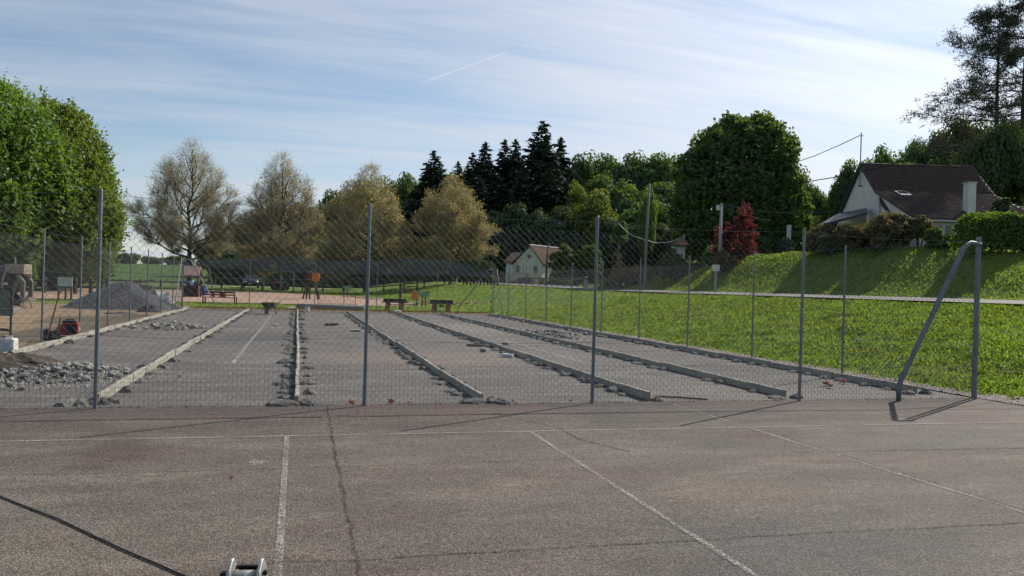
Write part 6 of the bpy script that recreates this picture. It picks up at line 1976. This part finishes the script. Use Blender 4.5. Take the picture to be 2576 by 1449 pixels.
    m = MB(); m.add([(a, b, c) for a, b, c in top] + [(a, b, c - .16) for a, b, c in top], [(0, 1, 2, 3), (7, 6, 5, 4), (0, 4, 5, 1), (1, 5, 6, 2), (2, 6, 7, 3), (3, 7, 4, 0)]); m.build('lean_to_roof', MT['slate'], e)
    for (a, b, c) in (top[2], top[3]):
        MB().box((a + .08, b, (zf - .6 + c - .1) / 2), (.12, .12, c - .1 - zf + .6)).build('lean_to_post', MT['render2'], e)
    a, b = top[2], top[3]
    # front windows just under the eave
    for wx in (2356, 2378):
        w = (wx - CX) * 43.2 / F - xr
        fr = MB().box((w, -6.90, 5.22), (.44, .05, .62)).build('window', MT['shutter'], e)
        MB().box((w, -6.93, 5.22), (.34, .02, .52)).build('pane', MT['glass'], fr)
    MB().box((Lh / 2, -7.22, 5.70), (Lh, .10, .09)).build('gutter', MT['render2'], e)
    # aerial mast and bracket on the gable
    z0 = zat(2163, 468, 50.0)
    mast = MB().tube([(-.06, -.05, z0), (-.06, -.05, zat(2164, 334, 50))], .035, 7)
    mast.tube([(-.2, -.05, zat(2164, 342, 50)), (.1, -.05, zat(2164, 342, 50))], .02, 5)
    mast.build('service_mast', MT['galv'], e)
    MB().box((-.02, -.05, z0 + .0), (.30, .06, .06)).build('mast_bracket', MT['darksteel'], e)
    MB().box((-.02, -.05, z0 + 1.1), (.30, .06, .06)).build('mast_bracket', MT['darksteel'], e)
house()
# ---- ivy grown stone wall right of the house
p = spot(2545, 46)
e = empty('stone_wall', (p[0], p[1], p[2]), -YAW, 'ivy grown pale stone wall right of the brown roofed house', 'wall')
rr = random.Random(3)
k = 46 / F
zt = zat(2545, 518, 46) - p[2]
for i in range(12):
    for j in range(14):
        wd = 1.7 / 14
        MB().box((-.2 + j * wd * 1.0 + (.06 if i % 2 else 0), rr.uniform(-.02, .02), zt * (i + .5) / 12), (wd * .93, .4, zt / 12 * .9)).build('stone', MT['stone'], e)
shrub('ivy_bush', 'mass of dark ivy hanging over the wall beside the house', 2516, 44.5, 476, 40, MT['lf_darkhedge'], 230, 5000, .12, 'round', 60, .3)
# ---- white bungalow
def bungalow():
    d = 104.0; k = d / F
    p, k, Z, X = local(1330, d)
    e = empty('white_bungalow', p, -YAW, 'white bungalow with reddish gabled roof and white shutters beyond the lawn', 'house')
    xl, xr, xe = X(1302), X(1382), X(1334)
    zb, ze, zr = -.5, Z(661), Z(617)
    # main gable faces the camera slightly left; the ridge runs back to the right
    rx, ry = X(1400) - X(1334), 6.5
    gx0, gx1, ga = X(1288), X(1376), X(1332)
    g0 = np.array([X(1302) + X(1276) - X(1276), 0, 0])
    a0 = (X(1293), 0); a1 = (X(1377), 0)
    lx, rx_ = X(1292), X(1364)
    mid = X(1332)
    ridge = np.array([.55, .84])                                   # direction the ridge runs (x,y)
    def off(pt, t): return (pt[0] + ridge[0] * t, pt[1] + ridge[1] * t)
    lo, hi = (lx, .0), (rx_, .0)
    gz = ze
    V = [(lx, 0, zb), (rx_, 0, zb), (rx_, 0, gz), (mid, 0, zr - .1), (lx, 0, gz)]
    MB().prism(V, (0, .25, 0)).build('gable_wall', MT['render'], e)
    q = off((rx_, 0), 7.0)
    MB().add([(rx_, 0.02, zb), (q[0], q[1], zb), (q[0], q[1], gz), (rx_, 0.02, gz), (rx_ - .25, .1, zb), (q[0] - .25, q[1], zb), (q[0] - .25, q[1], gz), (rx_ - .25, .1, gz)],
             [(0, 1, 2, 3), (7, 6, 5, 4), (3, 2, 6, 7), (1, 5, 6, 2)]).build('side_wall', MT['render'], e)
    ov = .25
    def pl(a, b, z): return (a[0], a[1], z)
    f0 = (mid - ridge[0] * .2, -.2); f1 = off((mid, 0), 7.2)
    r0 = (rx_ + .25 - ridge[0] * .2, -.2); r1 = off((rx_ + .25, 0), 7.2)
    l0 = (lx - .25 - ridge[0] * .2, -.2); l1 = off((lx - .25, 0), 7.2)
    rf = MB()
    for (a, b, c, dd) in (((*f0, zr), (*f1, zr), (*r1, gz - .15), (*r0, gz - .15)), ((*f0, zr), (*f1, zr), (*l1, gz - .15), (*l0, gz - .15))):
        lowr = [(x, y, z - .12) for x, y, z in (a, b, c, dd)]
        rf.add([a, b, c, dd] + lowr, [(0, 1, 2, 3), (7, 6, 5, 4), (0, 4, 5, 1), (1, 5, 6, 2), (2, 6, 7, 3), (3, 7, 4, 0)])
    roof = rf.build('roof', MT['slate'], e)
    tiled('tile', MT['tile_red'], (*f0, zr + .02), (*f1, zr + .02), (*r1, gz - .13), (*r0, gz - .13), 16, 30, roof)
    tiled('tile', MT['tile_red'], (*f0, zr + .02), (*f1, zr + .02), (*l1, gz - .13), (*l0, gz - .13), 16, 30, roof)
    m = MB(); m.tube([(*f0, zr + .05), (*f1, zr + .05)], .10, 8); m.build('ridge_tiles', MT['render2'], roof)
    # left lower wing
    wl = X(1271)
    MB().box(((wl + lx) / 2, 1.6, (zb + gz) / 2), (lx - wl - .01, 3.0, gz - zb)).build('wing_wall', MT['render2'], e)
    zq = Z(638)
    MB().prism([(wl - .3, -.15, gz - .02), (lx + .2, -.15, gz - .02), (lx + 1.6, 1.8, zq + .1), (wl + .8, 1.8, zq + .1)], (0, .02, .10)).build('wing_roof', MT['tile_brown'], e)
    # openings
    def window(px, y0, y1, w, open_=True):
        x = X(px); z = (Z(y0) + Z(y1)) / 2; h = Z(y0) - Z(y1)
        fr = MB().box((x, -.02, z), (w, .08, h)).build('window', MT['shutter'], e)
        MB().box((x, -.065, z), (w * .8, .02, h * .86)).build('pane', MT['glass'], fr)
        MB().box((x, -.07, Z(y1) - .04), (w * 1.25, .16, .07)).build('sill', MT['render2'], fr)
        return x, z, h
    x, z, h = window(1301, 667, 688, .62); MB().box((x + .52, -.06, z), (.36, .05, h)).build('shutter', MT['shutter'], e)
    x, z, h = window(1346, 666, 688, .60)
    for s in (-1, 1): MB().box((x + s * .52, -.06, z), (.36, .05, h)).build('shutter', MT['shutter'], e)
    MB().box((X(1323), -.05, (Z(667) + Z(687)) / 2), (.72, .06, Z(667) - Z(687))).build('shutter', MT['shutter'], e)
    MB().box((X(1323), -.06, Z(688)), (.9, .16, .07)).build('sill', MT['render2'], e)
    for px, op in ((1277, 1), (1286, 0)):
        MB().box((X(px), .06, (Z(668) + Z(692)) / 2), (.42, .06, Z(668) - Z(692))).build('shutter', MT['shutter'], e)
    MB().lathe([(.20, -.05), (.26, -.05), (.26, .02)], (X(1329), -.0, Z(645)), 12, 'Y').build('vent_surround', MT['brick'], e)
    MB().lathe([(.15, -.07), (.15, 0)], (X(1329), -.0, Z(645)), 12, 'Y').build('round_vent', MT['glass'], e)
    MB().tube([(X(1320), 1.5, gz), (X(1320), 1.5, Z(606))], .03, 5).build('aerial', MT['galv'], e)
bungalow()
m = MB(); m.add(*lumps(81, 2.0, 1.0, .8, 14, 4, .25)); q = spot(1318, 96); o = m.build('earth_mound', MT['soilheap'], loc=q, rot=(0, 0, -.2)); tag(o, 'dark earth mound on the lawn in front of the white bungalow', 'mound')
# grey rail fence below the bungalow
e = empty('grey_rail_fence', spot(1390, 72), 0, 'weathered grey rail fence along the top of the bank below the bungalow', 'fence')
bx = np.array(e.location); prev = None
for i in range(11):
    px = 1308 + i * 16
    q = spot(px, 78 - i * .9)
    MB().box((q[0] - bx[0], q[1] - bx[1], q[2] - bx[2] + .38), (.13, .13, 1.0), -YAW).build('post', MT['wood_grey'], e)
    if prev is not None:
        MB().tube([(prev[0] - bx[0], prev[1] - bx[1], prev[2] - bx[2] + .80), (q[0] - bx[0], q[1] - bx[1], q[2] - bx[2] + .80)], .07, 6).build('rail', MT['wood_grey'], e)
    prev = q
q = spot(1474, 66)
e = empty('marker_post', q, -YAW, 'stout pale marker post with a dark banded top at the end of the road', 'post')
MB().box((0, 0, .36), (.26, .2, .9)).build('shaft', MT['concrete_pole'], e, bevel=.02)
MB().box((0, 0, .87), (.22, .18, .13)).build('band', MT['black'], e)
MB().box((.01, 0, .98), (.24, .2, .10)).build('cap', MT['white'], e, bevel=.03)
shrub('flower_bed', 'low pale green garden plants behind the grey rail fence', 1400, 80, 698, 52, MT['lf_hedge'], 240, 2600, .14, 'box', 40, .35, dep=.3, cat='plants')
shrub('tall_grass_clump', 'tall dark green grass clump on the bank beside the marker post', 1535, 60, 702, 44, MT['lf_darkhedge'], 241, 3600, .13, 'dome', 50, .35, cat='plants')
shrub('young_conifer', 'small pale green young conifer on the lawn left of the bungalow', 1235, 88, 690, 11, MT['lf_light'], 242, 900, .13, 'ovoid', 20, .4)
# ---- little peach roof of another house
def peach():
    d = 74.0; p, k, Z, X = local(1702, d)
    e = empty('peach_roofed_house', p, -YAW, 'small corner of a house with peach tiled roof among dark trees', 'house')
    A = (X(1690), 0, Z(612)); B = (X(1722), 1.2, Z(596)); C = (X(1724), -1.0, Z(617)); D = (X(1684), -1.0, Z(618))
    rf = MB().add([A, B, C, D] + [(a, b, c - .12) for a, b, c in (A, B, C, D)], [(0, 1, 2, 3), (7, 6, 5, 4), (0, 4, 5, 1), (1, 5, 6, 2), (2, 6, 7, 3), (3, 7, 4, 0)]).build('roof', MT['slate'], e)
    tiled('tile', MT['tile_peach'], (A[0], A[1], A[2] + .02), (B[0], B[1], B[2] + .02), (C[0], C[1], C[2] + .02), (D[0], D[1], D[2] + .02), 7, 12, rf)
    MB().box(((X(1688) + X(1720)) / 2, .2, (Z(620) - .5) / 2), (X(1720) - X(1688) - .2, 1.6, Z(620) + .5)).build('wall', MT['render2'], e)
    MB().tube([(X(1721), .6, Z(600)), (X(1721), .6, Z(588))], .05, 6).build('chimney_pipe', MT['white'], e)
peach()
q = spot(1979, 56)
e = empty('pale_wall', q, -YAW, 'tall narrow piece of pale garden wall half hidden between maple and bronze shrubs', 'wall')
k = 56 / F
MB().box((0, .2, (EYE + (hor(1979) - 600) * k - q[2]) / 2), (18 * k, .3, EYE + (hor(1979) - 600) * k - q[2])).build('wall_face', MT['render2'], e)
MB().box((6 * k, .2, (EYE + (hor(1979) - 585) * k - q[2]) / 2 + .2), (7 * k, .34, EYE + (hor(1979) - 560) * k - q[2])).build('wall_pillar', MT['render2'], e)

# ------------------------------------------------------------------ poles and cables
def pole(px, d, ytop, r, mat, name, lab, extra=None):
    p, k, Z, X = local(px, d)
    e = empty(name, p, -YAW, lab, 'pole')
    MB().tube([(0, 0, -.4), (0, 0, Z(ytop) * .5), (X(px + (4 if px < 1700 else 0)), 0, Z(ytop))], [r * 1.25, r * 1.05, r * .8], 10).build('shaft', mat, e, smooth=True)
    return e, p, k, Z, X
e, p, k, Z, X = pole(1622, 57, 462, .10, MT['wood_pole'], 'utility_pole', 'tall grey wooden utility pole beyond the road before the wood')
e2, p2, k2, Z2, X2 = pole(1809, 54, 512, .085, MT['concrete_pole'], 'telephone_pole', 'pale telephone pole with a small box on top beside the red maple')
MB().box((-.22, -.05, Z2(523)), (.20, .16, .34)).build('junction_box', MT['white'], e2, bevel=.02)
MB().tube([(-.35, 0, Z2(515)), (.12, 0, Z2(513))], .03, 5).build('bracket', MT['darksteel'], e2)
MB().tube([(.12, .04, 0), (.12, .04, Z2(516))], .022, 5).build('cable_duct', MT['white'], e2)
pole(1553, 84, 560, .12, MT['wood_pole'], 'ivy_pole', 'thin grey pole topped with a mop of ivy beyond the bungalow hedge')
pole(1373, 100, 612, .10, MT['wood_dark'], 'dark_pole', 'thin dark pole standing right before the white bungalow roof')
q = spot(1799, 47)
e = empty('meter_box', q, -YAW, 'small white meter box on a short stand at the foot of the telephone pole', 'meter box')
zz = EYE + (hor(1799) - 674) * 47 / F - q[2]
MB().box((0, 0, zz), (.40, .22, .38)).build('cabinet', MT['white'], e, bevel=.01)
MB().box((0, 0, (zz - .2) / 2), (.10, .10, zz - .2 + .1)).build('stand', MT['concrete_pole'], e)
def cable(pts, lab, r=.022, name='overhead_cable', mat='black', sag=0.0):
    P = [at(*q) for q in pts]
    if len(P) == 2 and sag:
        n = 12
        P = [P[0] + (P[1] - P[0]) * i / n - np.array([0, 0, 4 * sag * (i / n) * (1 - i / n)]) for i in range(n + 1)]
    o = MB().tube(P, r, 5).build(name, MT[mat]); tag(o, lab, 'cable')
cable([(1632, 476, 57), (1700, 482, 56.5), (1800, 483, 55), (1900, 476, 53), (2000, 462, 51), (2100, 446, 48), (2200, 424, 45.5), (2300, 398, 43), (2400, 370, 40), (2500, 342, 37), (2640, 300, 34)], 'thick black cable sagging from the tall pole past the brown roof', .030)
cable([(2163, 341, 50), (2110, 366, 54), (2050, 392, 58), (1985, 414, 62), (1900, 444, 68)], 'twisted cable running from the mast on the house down behind the round tree', .028)
cable([(1811, 514, 54), (1870, 525, 53.5), (1940, 534, 52), (2010, 537, 51.6), (2070, 534, 51.4), (2115, 529, 51.3)], 'thin upper cable from the telephone pole to the lean-to of the house', .012, mat='galv')
cable([(1811, 517, 54), (1850, 533, 54), (1890, 545, 56), (1940, 556, 58)], 'thin lower cable from the telephone pole disappearing behind the maple', .012, mat='galv')
cable([(1620, 602, 57), (1650, 611, 60), (1680, 610, 65), (1705, 602, 70), (1721, 594, 73.8)], 'pale slack cable from the tall wooden pole to the little peach roof', .030, mat='white')
cable([(1618, 602, 57), (1590, 592, 66), (1568, 575, 75), (1557, 562, 83)], 'pale cable from the tall wooden pole back to the ivy topped pole', .022, mat='white')
